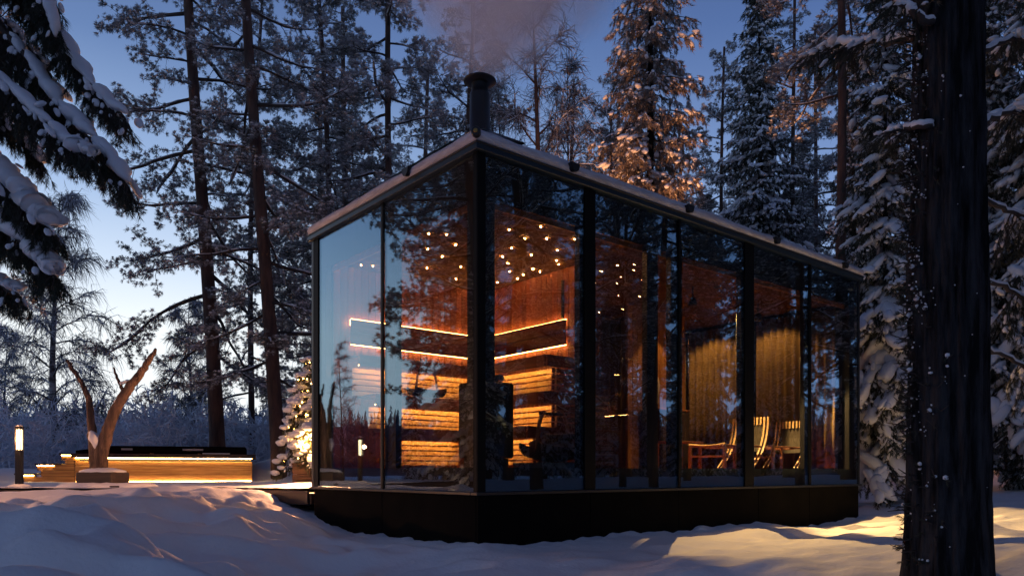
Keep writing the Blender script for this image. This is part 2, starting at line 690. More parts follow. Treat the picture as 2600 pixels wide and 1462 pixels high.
gx = axis(-420, 420, -7.0, 6.2, .035)
gy = axis(-120, 600, 2.8, 12.0, .032)
X, Y = np.meshgrid(gx, gy)
Z = ground_h(X.ravel(), Y.ravel()).reshape(X.shape)
for _ in range(1):
    Z[1:-1, :] = (Z[:-2, :] + 2 * Z[1:-1, :] + Z[2:, :]) / 4
    Z[:, 1:-1] = (Z[:, :-2] + 2 * Z[:, 1:-1] + Z[:, 2:]) / 4
V = np.stack([X, Y, Z], -1).reshape(-1, 3)
ny, nx = X.shape
i = np.arange(ny - 1)[:, None] * nx + np.arange(nx - 1)[None]
F4 = np.stack([i, i + 1, i + nx + 1, i + nx], -1).reshape(-1, 4)
ground = link('snow_ground', np_mesh('snow_ground', V, None, M_SNOWG, True, F4))
tag(ground, kind='structure')


def gz(x, y):
    return float(ground_h(x, y)[0])


# ------------------------------------------------------------------ sauna cabin
cab = empty('glass_sauna_cabin', (CX, CY, 0), math.atan2(.638, .770),
            'black framed mirror-glass sauna cabin with snow on its flat roof', 'cabin')
LW, LD = 6.96, 3.295
ZS, ZF, ZC, ZT, ZR = .82, 1.03, 3.46, 3.775, 3.84   # sill, floor, ceiling, glass top, fascia top


def inc(x0, x1, y0, y1, z0, z1, name, m, parent=None, b=0):
    return MB().box(x0, x1, y0, y1, z0, z1, b=b).build(name, m, parent or cab)


# plinth of black panels
pl = inc(.03, LW - .03, .03, LD - .03, .05, ZS - .02, 'plinth', M_VOID)
xs = [0, 1.39, 2.78, 4.35, 5.57, LW]
for a, b_ in zip(xs[:-1], xs[1:]):
    MB().box(a + .003, b_ - .003, 0, .028, -.15, ZS - .03, b=.003).build('panel', M_PLINTH, pl)
for a, b_ in ((0.031, 1.645), (1.651, LD - .03)):
    MB().box(0, .028, a, b_, -.15, ZS - .03, b=.003).build('panel', M_PLINTH, pl)
    MB().box(LW - .028, LW, a, b_, -.15, ZS - .03, b=.003).build('panel', M_PLINTH, pl)
for a, b_ in zip(xs[:-1], xs[1:]):
    MB().box(a + .031, b_ - .031, LD - .028, LD, -.15, ZS - .03, b=.003).build('panel', M_PLINTH, pl)
# sill rail standing proud of the plinth
mb = MB()
mb.box(-.035, LW + .035, -.035, .06, ZS - .028, ZS, b=.004)
mb.box(-.035, .06, .062, LD + .03, ZS - .028, ZS, b=.004)
mb.box(LW - .06, LW + .035, .062, LD + .03, ZS - .028, ZS, b=.004)
mb.build('sill', M_BLACK, cab)
# floor
inc(.07, LW - .07, .07, LD - .05, ZS + .002, ZF - .03, 'floor_slab', M_VOID)
fl = inc(.13, LW - .13, .13, LD - .28, ZF - .03, ZF - .012, 'floor', M_TUBD)
for k in range(30):
    y = .15 + .095 * k
    if y < LD - .3:
        board('board', (LW - .30, .088, .012), M_DARKWOOD, fl, (LW / 2, y + .045, ZF - .006), b=.002)
# glass: five panes on the long side, two on each short side
for k in range(5):
    a = k * LW / 5
    MB().box(a + .003, a + LW / 5 - .003, 0, .010, ZS + .004, ZT).build('glass_pane', M_GLASS, cab)
for k in range(2):
    b0 = .012 + k * (LD - .012) / 2
    b1 = b0 + (LD - .012) / 2 - .006
    MB().box(0, .010, b0, b1, ZS + .004, ZT).build('glass_pane', M_GLASS, cab)
    MB().box(LW - .010, LW, b0, b1, ZS + .004, ZT).build('glass_pane', M_GLASS, cab)
# gasket joints between the panes
for k in range(1, 5):
    a = k * LW / 5
    MB().box(a - .012, a + .012, .0125, .024, ZS + .004, ZT).build('joint', M_BLACK, cab)
MB().box(-.006, .014, LD / 2 + .0, LD / 2 + .018, ZS + .004, ZT).build('joint', M_BLACK, cab)
MB().box(-.013, .078, -.013, -.001, ZS, ZT, b=.002).build('corner_trim', M_MATTE, cab)
MB().box(-.013, -.001, .0, .050, ZS, ZT, b=.002).build('corner_trim', M_MATTE, cab)
for (a, b_) in ((1.30, 1.452), (4.04, 4.235), (2.762, 2.80), (5.545, 5.60)):
    MB().box(a, b_, -.012, -.001, ZS, ZT, b=.002).build('cover_strip', M_MATTE, cab)
MB().box(-.012, -.001, 1.60, 1.635, ZS, ZT, b=.002).build('cover_strip', M_MATTE, cab)
MB().box(-.012, -.001, LD - .16, LD - .04, ZS, ZT, b=.002).build('cover_strip', M_MATTE, cab)
MB().box(LW - .02, LW + .012, -.012, .02, ZS, ZT, b=.002).build('corner_trim', M_BLACK, cab)
MB().box(-.014, .05, LD - .04, LD + .014, ZS, ZT, b=.002).build('corner_trim', M_BLACK, cab)
MB().box(LW - .05, LW + .014, LD - .04, LD + .014, ZS, ZT, b=.002).build('corner_trim', M_BLACK, cab)
# black posts, and the black bands behind the glass above and below the openings
for (a, b_) in ((.055, .215), (1.27, 1.46), (2.28, 2.46), (2.68, 2.88), (4.02, 4.26), (5.50, 5.68), (6.74, 6.90)):
    MB().box(a, b_, .030, .10, ZF - .01, ZC - .02, b=.004).build('post', M_BLACK, cab)
for (a, b_) in ((.11, .20), (1.42, 1.64), (3.02, 3.22)):
    MB().box(.030, .10, a, b_, ZF - .01, ZC - .02, b=.004).build('post', M_BLACK, cab)
for (a, b_) in ((.11, .20), (1.42, 1.64), (3.02, 3.22)):
    MB().box(LW - .10, LW - .030, a, b_, ZF - .01, ZC - .02, b=.004).build('post', M_BLACK, cab)
ZH = 3.39
for nm, z0, z1 in (('spandrel', ZH, ZT), ('kick_band', ZS + .004, ZF + .005)):
    MB().box(.028, LW - .028, .0255, .029, z0, z1).build(nm, M_VOID, cab)
    MB().box(.0255, .029, .031, LD - .05, z0, z1).build(nm, M_VOID, cab)
    MB().box(LW - .029, LW - .0255, .031, LD - .05, z0, z1).build(nm, M_VOID, cab)
# warm timber head board round the openings
for k in range(5):
    a = .20 + k * (LW - .4) / 5
    board('head_board', ((LW - .4) / 5 - .006, .03, .055), M_OAK, cab, (a + (LW - .4) / 10, .122, ZH + .0), b=.003)
for k in range(2):
    b0 = .2 + k * 1.42
    board('head_board', (.03, 1.40, .055), M_OAK, cab, (.122, b0 + .70, ZH + .0), b=.003)
# back wall
bw = inc(.05, LW - .05, LD - .10, LD, ZS + .002, ZT, 'back_wall', M_PLINTH)
inc(.14, LW - .14, LD - .27, LD - .11, ZF - .01, ZC + .02, 'wall_core', M_VOID)
# --- sauna room lining
SX, SB = 2.37, 3.00
wa = MB().box(.13, SX + .1, SB + .012, SB + .022, ZF, ZC).build('sauna_side_wall', M_VOID, cab)
n = 24
for k in range(n):
    w = (SX - .12) / n
    board('board', (w - .005, .012, ZC - ZF), M_ALDER, wa, (.12 + w * (k + .5), SB + .006, (ZC + ZF) / 2), b=.003)
wb = MB().box(SX + .012, SX + .11, 1.13, SB + .01, ZF, ZC).build('sauna_end_wall', M_OAK, cab)
n = 19
for k in range(n):
    w = (SB - 1.13) / n
    board('board', (.012, w - .005, ZC - ZF), M_ALDER, wb, (SX + .006, 1.13 + w * (k + .5), (ZC + ZF) / 2), b=.003)
for k in range(20):
    w = (SB - 1.13) / 20
    board('board', (.012, w - .005, ZC - ZF), M_OAK, wb, (SX + .117, 1.13 + w * (k + .5), (ZC + ZF) / 2), b=.003)
# timber jamb and glass door between sauna and lounge
board('door_jamb', (.12, .07, ZC - ZF), M_OAK, cab, (SX + .06, 1.09, (ZC + ZF) / 2), b=.004)
dr = MB().box(SX + .05, SX + .06, .14, 1.03, ZF + .01, ZC - .05).build('glass_door', M_GLASSC, cab)
MB().tube([(SX + .02, .93, 1.95), (SX - .03, .93, 1.95), (SX - .03, .93, 2.35), (SX + .02, .93, 2.35)], .012, 8).build('handle', M_CHAIRD, dr)
# ceiling
ce = inc(.11, LW - .11, .11, LD - .28, ZC + .014, ZC + .03, 'ceiling', M_VOID)
n = 30
for k in range(n):
    w = (LD - .28 - .14) / n
    board('board', (LW - .26, w - .005, .012), M_CEIL, ce, (LW / 2, .13 + w * (k + .5), ZC + .007), b=.002)
inc(.05, LW - .05, .05, LD - .11, ZC + .035, ZT - .01, 'roof_void', M_VOID)
# star lights, measured where they show through the glass
stars = [(1089, 594), (1134, 596), (1157, 622), (1086, 633), (1123, 652), (1084, 681), (1170, 678), (1158, 709), (1197, 731),
         (928, 651), (917, 674), (947, 676), (1293, 584), (1373, 576), (1333, 606), (1388, 607), (1453, 585), (1459, 608),
         (1299, 630), (1276, 652), (1349, 648), (1415, 636), (1471, 636), (1470, 649), (1289, 669), (1413, 662), (1419, 672),
         (1294, 690), (1353, 684), (1371, 690), (1329, 698), (1314, 708), (1263, 717), (1518, 602), (1583, 624)]
lamp_mesh = MB().lathe([(0.0005, -.006), (.0035, -.005), (.0048, 0), (.0035, .003), (.0005, .004)], 8).mesh('ceiling_light', M_STAR)
for (u, v) in stars:
    z = ZC - .004
    Yd = (z - EYE) * FPX / (1197 - v)
    x = (u - 1300) / FPX * Yd
    dx, dy = x - CX, Yd - CY
    la, lb = dx * AX[0] + dy * AX[1], dx * AY[0] + dy * AY[1]
    if .15 < la < LW - .2 and .15 < lb < SB - .02:
        o = link('ceiling_light', lamp_mesh, ce)
        o.location = (la, lb, z)
# glowing shroud on the two walls: dark band with a strip above and below
BZ0, BZ1 = 2.52, 2.82
for (nm, x0, x1, y0, y1) in (('wall_band', .31, SX - .10, SB - .085, SB - .055), ('wall_band', SX - .085, SX - .055, 1.31, SB - .09)):
    w = MB().box(x0, x1, y0, y1, BZ0, (BZ0 + BZ1) / 2 - .002, b=.004)
    w.box(x0, x1, y0, y1, (BZ0 + BZ1) / 2 + .002, BZ1, b=.004)
    w.build(nm, M_DARKWOOD, cab)
for z in (BZ1 + .010, BZ0 + .002):
    MB().box(.33, SX - .06, SB - .045, SB - .030, z - .0025, z + .0025).build('led_strip', M_LEDW, cab)
    MB().box(SX - .045, SX - .030, 1.33, SB - .06, z - .0025, z + .0025).build('led_strip', M_LEDW, cab)
MB().box(.318, .328, SB - .050, SB - .035, BZ1 - .07, BZ1).build('led_strip', M_LEDW, cab)
# tall thermometer rod on the end wall
MB().box(SX - .03, SX - .004, 1.395, 1.43, 2.86, 3.32, b=.004).build('wall_rail', M_BLACK, cab)

# --- sauna benches (three L-shaped tiers)
bench = empty('sauna_bench', (CX, CY, ZF), math.atan2(.638, .770),
              'L-shaped three-tier timber sauna bench with glowing slatted risers', 'bench')


def tier(xf, bf, b_end, ztop, zf0, zr0, led=True):
    """xf, bf: front planes on the two walls; b_end: where the tier stops towards the long facade"""
    t = ZF
    # seat slats
    for k in range(4):
        o = .03 + k * .10
        if xf + o + .09 < SX and bf + o + .09 < SB:
            board('seat_slat', (.088, SB - b_end - .1, .025), M_DARKWOOD, bench, (xf + o + .06, (SB + b_end) / 2, ztop - t - .014), b=.003)
            board('seat_slat', (xf - .14, .088, .025), M_DARKWOOD, bench, (.14 + (xf - .14) / 2, bf + o + .06, ztop - t - .014), b=.003)
    # front boards
    h = ztop - zf0
    board('front_board', (.028, bf - b_end, h), M_DARKWOOD, bench, (xf, (bf + b_end) / 2, (ztop + zf0) / 2 - t), b=.004)
    board('front_board', (xf - .17, .028, h), M_DARKWOOD, bench, (.15 + (xf - .17) / 2, bf + .016, (ztop + zf0) / 2 - t), b=.004)
    board('end_board', (SX - xf - .03, .028, h), M_DARKWOOD, bench, ((SX + xf) / 2, b_end - .016, (ztop + zf0) / 2 - t), b=.004)
    # riser slats, set back under the nosing
    nsl = max(1, int(round((zf0 - zr0) / .062)))
    s = (zf0 - zr0) / nsl
    for k in range(nsl):
        z = zr0 + s * (k + .5) - t
        board('riser_slat', (.018, bf + .15 - b_end - .04, s - .013), M_ASPEN, bench, (xf + .17, (bf + .07 + b_end + .04) / 2, z), b=.003)
        board('riser_slat', (xf - .06, .018, s - .013), M_ASPEN, bench, (.14 + (xf - .06) / 2, bf + .17, z), b=.003)
        board('end_slat', (SX - xf - .15, .018, s - .013), M_DARKWOOD, bench, ((SX + xf) / 2 + .05, b_end + .03, z), b=.003)
    if led:
        zz = zf0 - t + .012
        MB().box(xf + .030, xf + .042, b_end + .04, bf, zz - .0035, zz + .0035).build('led_strip', M_LED, bench)
        MB().box(.16, xf, bf + .044, bf + .056, zz - .0035, zz + .0035).build('led_strip', M_LED, bench)


tier(1.77, 2.40, 1.08, 2.32, 2.19, 1.86)
tier(1.40, 2.02, .68, 1.85, 1.72, 1.47)
tier(1.02, 1.66, .55, 1.46, 1.34, 1.06)
for b0 in (1.3, 1.8, 2.3):
    board('support', (.05, .05, .9), M_CHAIRD, bench, (2.2, b0, .45), b=.004)

# --- roof
rf = MB().box(-.05, LW + .05, -.05, LD + .05, ZT, ZR, b=.006).build('roof', M_FASCIA, cab)
MB().box(-.058, LW + .058, -.058, LD + .058, ZR - .012, ZR + .004, b=.003).build('drip_edge', M_BLACK, rf)


def rr_outline(x0, x1, y0, y1, r, step=.12):
    pts = []
    def arc(cx, cy, a0):
        for k in range(5):
            a = a0 + k / 4 * math.pi / 2
            pts.append((cx + r * math.cos(a), cy + r * math.sin(a), math.cos(a), math.sin(a)))
    def line(ax, ay, bx, by, nx_, ny_):
        n_ = max(1, int(math.hypot(bx - ax, by - ay) / step))
        for k in range(1, n_):
            t = k / n_
            pts.append((ax + (bx - ax) * t, ay + (by - ay) * t, nx_, ny_))
    arc(x1 - r, y0 + r, -math.pi / 2)
    line(x1, y0 + r, x1, y1 - r, 1, 0)
    arc(x1 - r, y1 - r, 0)
    line(x1 - r, y1, x0 + r, y1, 0, 1)
    arc(x0 + r, y1 - r, math.pi / 2)
    line(x0, y1 - r, x0, y0 + r, -1, 0)
    arc(x0 + r, y0 + r, math.pi)
    line(x0 + r, y0, x1 - r, y0, 0, -1)
    return pts


pts = rr_outline(-.055, LW + .055, -.055, LD + .055, .05, .07)
V = []
F = []
k_ = len(pts)
for (dz, ins) in ((.005, .03), (.014, .000), (.052, -.013), (.092, .0), (.124, .035), (.145, .10), (.155, .25), (.16, .6)):
    for (x, y, nx_, ny_) in pts:
        w = (vnoise(np.array(x * 5.0 + 20), np.array(y * 5.0 + 20)) - .5)
        w2 = (vnoise(np.array(x * 17.0 + 20), np.array(y * 17.0 + 20)) - .5)
        i_ = ins + w * .022 + w2 * .007
        V.append((x - nx_ * i_, y - ny_ * i_, ZR + dz * (1 + w * .35)))
for j in range(7):
    for a in range(k_):
        b_ = (a + 1) % k_
        F.append((j * k_ + a, j * k_ + b_, (j + 1) * k_ + b_, (j + 1) * k_ + a))
F.append(tuple(range(7 * k_, 8 * k_)))
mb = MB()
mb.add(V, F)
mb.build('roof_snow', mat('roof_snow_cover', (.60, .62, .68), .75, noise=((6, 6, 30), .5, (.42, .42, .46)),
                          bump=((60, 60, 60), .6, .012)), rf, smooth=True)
# dark roof clips that break through the snow edge
def clip(x, y, ang):
    m = Matrix.Translation((x, y, ZR + .055)) @ Matrix.Rotation(ang, 4, 'Z')
    c = MB()
    P = [(-.06, .03), (.06, .03), (.04, -.03), (.015, -.05), (-.015, -.05), (-.04, -.03)]
    Vv = [m @ Vector((px, -.055, pz)) for px, pz in P] + [m @ Vector((px * .7, .06, pz * .8 + .01)) for px, pz in P]
    Ff = [(0, 1, 2, 3, 4, 5), (11, 10, 9, 8, 7, 6)] + [(i, 6 + i, 6 + (i + 1) % 6, (i + 1) % 6) for i in range(6)]
    c.add(Vv, Ff)
    c.build('roof_clip', M_BLACK, rf)


def ta(u):   # where a pixel column meets the long facade
    r = (u - 1300) / FPX
    return (6.5 * r + .297) / (.770 - .638 * r)


def tb(u):
    r = (u - 1300) / FPX
    return (-.297 - 6.5 * r) / (.638 + .77 * r)


for u in (1442, 1735, 1957, 2132):
    clip(ta(u), -.055, 0)
clip(-.055, tb(1052), -math.pi / 2)
c = MB()
m = Matrix.Translation((-.075, -.075, ZR + .055)) @ Matrix.Rotation(R(-45), 4, 'Z') @ Matrix.Rotation(R(90), 4, 'X')
c.lathe([(.040, -.03), (.042, -.02), (.042, .02), (.036, .028)], 20)
c.v = [np.array([m @ Vector(p) for p in c.v[0]])]
c.build('corner_eyelet', M_BLACK, rf)
c = MB()
c.lathe([(.016, .028), (.019, .031), (.016, .036)], 16)
c.v = [np.array([m @ Vector(p) for p in c.v[0]])]
c.build('eyelet_stud', mat('brass_stud', (.35, .2, .05), .4, metal=.6), rf)
# flue with wide disc cowl
ch = empty('chimney_flue', (.565, .715, ZR - .03))
ch.parent = cab
MB().lathe([(.150, 0), (.150, .03), (.118, .05), (.104, .05), (.101, .90), (.096, .925), (.085, .935), (.080, 1.01), (.082, 1.02)], 32).build('pipe', M_BLACK, ch, True)
MB().lathe([(.084, 1.02), (.155, 1.034), (.163, 1.042), (.161, 1.050), (.12, 1.075), (.06, 1.092), (.001, 1.098)], 40).build('cowl', M_BLACK, ch, True)

# --- stove
stv = empty('sauna_stove', (*loc2w(.60, .66), ZF), math.atan2(.638, .770),
            'tall black wood-burning sauna stove standing behind the glass corner', 'stove')
MB().box(-.20, .20, -.20, .20, .10, .84, b=.02).build('stove_body', M_BLACK, stv)
MB().box(-.16, .16, -.16, .16, 0, .098, b=.01).build('stove_base', M_BLACK, stv)
MB().box(-.13, .13, -.212, -.201, .24, .56, b=.003).build('firebox_door', M_BLACK, stv)
MB().tube([(.10, -.215, .34), (.10, -.25, .35), (.10, -.25, .45), (.10, -.215, .46)], .008, 6).build('handle', M_BLACK, stv)
for k in range(26):
    a = random.random() * 6.28
    rr_ = .16 * math.sqrt(random.random())
    s_ = random.uniform(.03, .05)
    st = MB().lathe([(.01, -.7 * s_), (.8 * s_, -.35 * s_), (s_, .1 * s_), (.6 * s_, .6 * s_), (.01, .75 * s_)], 7)
    o = st.build('stone', M_STONE, stv)
    o.location = (rr_ * math.cos(a), rr_ * math.sin(a), .865 + random.uniform(0, .03))
    o.rotation_euler = (random.random(), random.random(), a)
MB().lathe([(.06, .84), (.06, 2.44)], 20).build('inner_pipe', M_BLACK, stv, True)

# --- baskets
def trug(name, a, b_, z, s, rz, label, fill):
    x, y = loc2w(a, b_)
    t = empty(name, (x, y, z), math.atan2(.638, .770) + rz, label, 'basket')
    mb = MB()
    n_, m_ = 20, 7
    Vv = []
    for side, th in ((0, 0), (1, .012)):
        for j in range(m_):
            q = j / (m_ - 1)
            ang = -math.pi / 2 + (q - .5) * math.pi * .92
            for i_ in range(n_):
                t_ = i_ / (n_ - 1) * 2 - 1
                ry = (.13 - th) * s
                lift = .035 * abs(t_) ** 3
                Vv.append((t_ * .27 * s, math.cos(ang) * ry * (1 - .12 * t_ * t_), (.14 + math.sin(ang) * (.13 - th) + lift) * s))
    Ff = []
    for side in (0, 1):
        o_ = side * n_ * m_
        for j in range(m_ - 1):
            for i_ in range(n_ - 1):
                q = (o_ + j * n_ + i_, o_ + j * n_ + i_ + 1, o_ + (j + 1) * n_ + i_ + 1, o_ + (j + 1) * n_ + i_)
                Ff.append(q if side else q[::-1])
    mb.add(Vv, Ff)
    for sx in (-1, 1):
        mb.tube([(sx * .265 * s, math.cos(-math.pi / 2 + (q - .5) * math.pi * .92) * .12 * s, (.175 + math.sin(-math.pi / 2 + (q - .5) * math.pi * .92) * .125) * s) for q in np.linspace(0, 1, 9)], .012 * s, 6)
    mb.build('basket_body', M_BASKET, t, True)
    for sx in (-1, 1):
        arc = [(sx * (.20 - .09 * (1 - math.cos(q)) - .02) * s, 0, (.10 + .32 * math.sin(q)) * s) for q in np.linspace(.0, 1.45, 8)]
        MB().tube(arc, .016 * s, 8, flat=1).build('handle_arm', M_CHAIRD, t, True)
    MB().tube([(-.15 * s, 0, .405 * s), (.15 * s, 0, .405 * s)], .014 * s, 8).build('handle_bar', M_BASKET, t, True)
    return t


t = trug('wicker_trug', .925, 2.22, 1.853, .80, 0, 'small dark trug basket with upright handle on the middle sauna bench', 0)
t = trug('log_trug', 1.26, .40, ZF + .06, 1.22, 0, 'large low basket of firewood with curved handle beside the sauna stove', 1)
for k in range(11):
    a = random.uniform(-.15, .15)
    lg = MB().tube([(-.19, 0, 0), (.19, 0, 0)], .034, 9, rnd=.12)
    o = lg.build('log', mat('split_firewood', (.22, .12, .07), .8, rand=.3, noise=((5, 30, 30), .6, (.12, .06, .04))), t)
    o.location = (random.uniform(-.05, .05), -.10 + .068 * (k % 4), .15 + .055 * (k // 4))
    o.rotation_euler = (0, random.uniform(-.12, .12), a)
board('slate_slab', (.8, .34, .055), M_STONE, cab, (1.26, .40, ZF + .03), b=.006)
MB().tube([(*(1.62, .30), ZF), (*(1.62, .30), ZF + .44)], .010, 8).build('poker', M_BLACK, cab)

# --- lounge
# curtains along the back
def curtain(a0, a1, b_, seed, label, end=None):
    x, y = loc2w(a0, b_) if end is None else loc2w(end, a0)
    t = empty('curtain', (x, y, ZF), math.atan2(.638, .770) + (0 if end is None else math.pi / 2), label, 'curtain', 'curtains in the lounge')
    n_ = int((a1 - a0) / .02)
    r_ = random.Random(seed)
    ph = 0
    xs_, ys_ = [], []
    for i_ in range(n_ + 1):
        ph += .95 + r_.uniform(-.25, .25)
        xs_.append(i_ * .02)
        ys_.append(.035 * math.sin(ph) + .01 * math.sin(ph * .37))
    Vv = []
    for z, am in ((.02, 1.1), (.8, 1), (1.6, 1), (2.36, .8)):
        Vv += [(x_, y_ * am, z) for x_, y_ in zip(xs_, ys_)]
    Ff = []
    w = n_ + 1
    for j in range(3):
        for i_ in range(n_):
            Ff.append((j * w + i_, j * w + i_ + 1, (j + 1) * w + i_ + 1, (j + 1) * w + i_))
    mb = MB()
    mb.add(Vv, Ff)
    o = mb.build('curtain_cloth', M_CURT, t, True)
    so = o.modifiers.new('thick', 'SOLIDIFY')
    so.thickness = .004
    MB().tube([(0, 0, 2.385), (a1 - a0, 0, 2.385)], .012, 8).build('curtain_rod', M_BLACK, t)


lw = MB().box(2.6, LW - .13, SB + .014, SB + .024, ZF, ZC).build('lounge_back_wall', M_VOID, cab)
n = 40
for k in range(n):
    w = (LW - .13 - 2.5) / n
    board('board', (w - .005, .012, ZC - ZF), M_OAK, lw, (2.5 + w * (k + .5), SB + .006, (ZC + ZF) / 2), b=.003)
curtain(3.6, 5.1, 2.90, 1, 'olive curtain hanging behind the seats, left half beside the timber screen')
curtain(5.2, 6.75, 2.90, 2, 'olive curtain hanging behind the rearmost chair, by the far glass end')
curtain(.22, 1.55, 0, 3, 'olive curtain drawn across the far end, nearer the long glass front', end=6.74)
curtain(1.60, 2.85, 0, 4, 'olive curtain drawn across the far end, half behind the chairs on the left', end=6.74)
# timber screen wall in the lounge, facing the long facade
scn = MB().box(4.42, 5.78, 2.212, 2.25, ZF, ZC - .01).build('lounge_screen', M_OAK, cab)
n = 13
for k in range(n):
    w = 1.36 / n
    board('board', (w - .005, .012, ZC - ZF - .01), M_OAK, scn, (4.42 + w * (k + .5), 2.205, (ZC + ZF) / 2), b=.003)
# low cabinet before the screen
cbx, cby = loc2w(4.98, 1.97)
cbn = empty('low_cabinet', (cbx, cby, ZF), math.atan2(.638, .770), 'dark low cabinet standing under the hanging towel', 'cabinet')
MB().box(-.32, .32, -.20, .20, .06, .86, b=.006).build('carcass', M_TUBD, cbn)
MB().box(-.34, .34, -.215, .21, .862, .89, b=.005).build('top', M_CHAIRD, cbn)
for sx in (-.16, .16):
    MB().box(sx - .15, sx + .15, -.216, -.202, .09, .84, b=.004).build('door', M_TUBD, cbn)
MB().box(-.28, .28, -.16, .16, 0, .058).build('base', M_VOID, cbn)
# hanging towel
tx, ty = loc2w(5.02, 2.17)
tw = empty('hanging_towel', (tx, ty, 2.02), math.atan2(.638, .770), 'white towel bunched on a hook against the lit timber screen', 'towel')
mb = MB()
prof = [(.012, .46), (.045, .40), (.075, .30), (.07, .2), (.05, .12), (.06, .04), (.045, 0)]
Vv = []
for r_, z_ in prof:
    for i_ in range(14):
        a = i_ / 14 * 2 * math.pi
        w = 1 + .25 * math.sin(3 * a + z_ * 9) + .1 * math.sin(5 * a)
        Vv.append((r_ * w * math.cos(a), r_ * .5 * w * math.sin(a), z_))
Ff = [(j * 14 + i_, j * 14 + (i_ + 1) % 14, (j + 1) * 14 + (i_ + 1) % 14, (j + 1) * 14 + i_) for j in range(6) for i_ in range(14)]
Ff += [tuple(range(14)), tuple(range(6 * 14 + 13, 6 * 14 - 1, -1))]
mb.add(Vv, Ff)
mb.build('towel_cloth', M_TOWEL, tw, True)
MB().tube([(0, .03, .44), (0, -.02, .44), (0, -.03, .47)], .006, 6).build('hook', M_BLACK, tw)


# chairs: curved side slats that cross the seat and reach the floor, comb of short slats on top, cloth between
def make_chair(a, b_, label):
    x, y = loc2w(a, b_)
    t = empty('lounge_chair', (x, y, ZF), math.atan2(.638, .770), label, 'chair', 'slatted lounge chairs behind the glass')
    W = .56
    curve = [(.98, .70), (.975, .58), (.95, .46), (.90, .33), (.82, .20), (.70, .09), (.62, .02)]
    cx_ = np.array([c[0] for c in curve])
    cz_ = np.array([c[1] for c in curve])

    def strip(y0, w, k0, k1, dx=0, name='back_slat', m=M_CHAIR):
        tt = np.linspace(k0, k1, 14)
        px = np.interp(tt, np.linspace(0, 1, len(cx_)), cx_) + dx
        pz = np.interp(tt, np.linspace(0, 1, len(cz_)), cz_)
        s_ = MB()
        Vv = []
        for p, q in zip(px, pz):
            Vv += [(p - .009, y0, q), (p - .009, y0 + w, q), (p + .009, y0 + w, q), (p + .009, y0, q)]
        Ff = [(k * 4 + i_, k * 4 + (i_ + 1) % 4, (k + 1) * 4 + (i_ + 1) % 4, (k + 1) * 4 + i_) for k in range(13) for i_ in range(4)]
        Ff += [(3, 2, 1, 0), (52, 53, 54, 55)]
        s_.add(Vv, Ff)
        return s_.build(name, m, t)
    n_ = 11
    for k in range(n_):
        y0 = k * (W - .024) / (n_ - 1)
        if k in (0, 1, n_ - 2, n_ - 1):
            strip(y0, .024, 0, 1)
        else:
            strip(y0, .024, 0, .14)
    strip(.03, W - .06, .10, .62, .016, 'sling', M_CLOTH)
    for (px, pz) in ((.985, .60), (.93, .30)):
        MB().box(px + .010, px + .03, .0, W, pz - .012, pz + .012, b=.003).build('cross_rail', M_CHAIR, t)
    # legs and rails
    for y0 in (0, W - .035):
        MB().box(-.018, .018, y0, y0 + .035, 0, .315, b=.003).build('leg', M_CHAIR, t)
        MB().box(.20, .232, y0, y0 + .035, 0, .31, b=.003).build('leg', M_CHAIRD, t)
        MB().box(.018, .80, y0 + .006, y0 + .03, .285, .312, b=.003).build('side_rail', M_CHAIRD, t)
    sag = [(-.0, yy, .322 - .022 * math.sin(math.pi * yy / W)) for yy in np.linspace(0, W, 9)]
    MB().tube(sag, .013, 6).build('front_rail', M_CHAIR, t)
    MB().box(-.012, .012, .035, W - .035, .15, .175, b=.003).build('stretcher', M_CHAIR, t)
    for k in range(9):
        x0 = .05 + k * .083
        MB().box(x0, x0 + .055, .04, W - .04, .300 - .03 * math.sin(k / 8 * math.pi), .314 - .03 * math.sin(k / 8 * math.pi), b=.002).build('seat_slat', M_CHAIRD, t)
    return t


c1 = make_chair(4.10, .30, 'slatted pale wood lounge chair nearer the sauna room')
c2 = copy_tree(c1)
x, y = loc2w(5.20, .30)
c2.location = (x, y, ZF)
c2['label'] = 'slatted pale wood lounge chair nearer the far glass end'
x, y = loc2w(4.45, 1.30)
tb_ = empty('side_table', (x, y, ZF), math.atan2(.638, .770), 'small wooden side table left of the two lounge chairs', 'table')
MB().box(-.30, .30, -.2, .2, .36, .385, b=.004).build('table_top', M_CHAIRD, tb_)
for sx in (-.26, .26):
    for sy in (-.16, .16):
        MB().box(sx - .02, sx + .02, sy - .02, sy + .02, 0, .358, b=.003).build('leg', M_CHAIRD, tb_)


def spot(name, loc, target, power, color, size, blend=.4, radius=.03, parent=None):
    d = bpy.data.lights.new(name, 'SPOT')
    d.energy = power
    d.color = color
    d.spot_size = R(size)
    d.spot_blend = blend
    d.shadow_soft_size = radius
    o = bpy.data.objects.new(name, d)
    col.objects.link(o)
    o.location = loc
    dv = Vector(target) - Vector(loc)
    o.rotation_euler = dv.to_track_quat('-Z', 'Y').to_euler()
    o.parent = parent
    return o


def point(name, loc, power, color, radius=.03, parent=None):
    d = bpy.data.lights.new(name, 'POINT')
    d.energy = power
    d.color = color
    d.shadow_soft_size = radius
    o = bpy.data.objects.new(name, d)
    col.objects.link(o)
    o.location = loc
    o.parent = parent
    return o


WARM = (1, .56, .20)
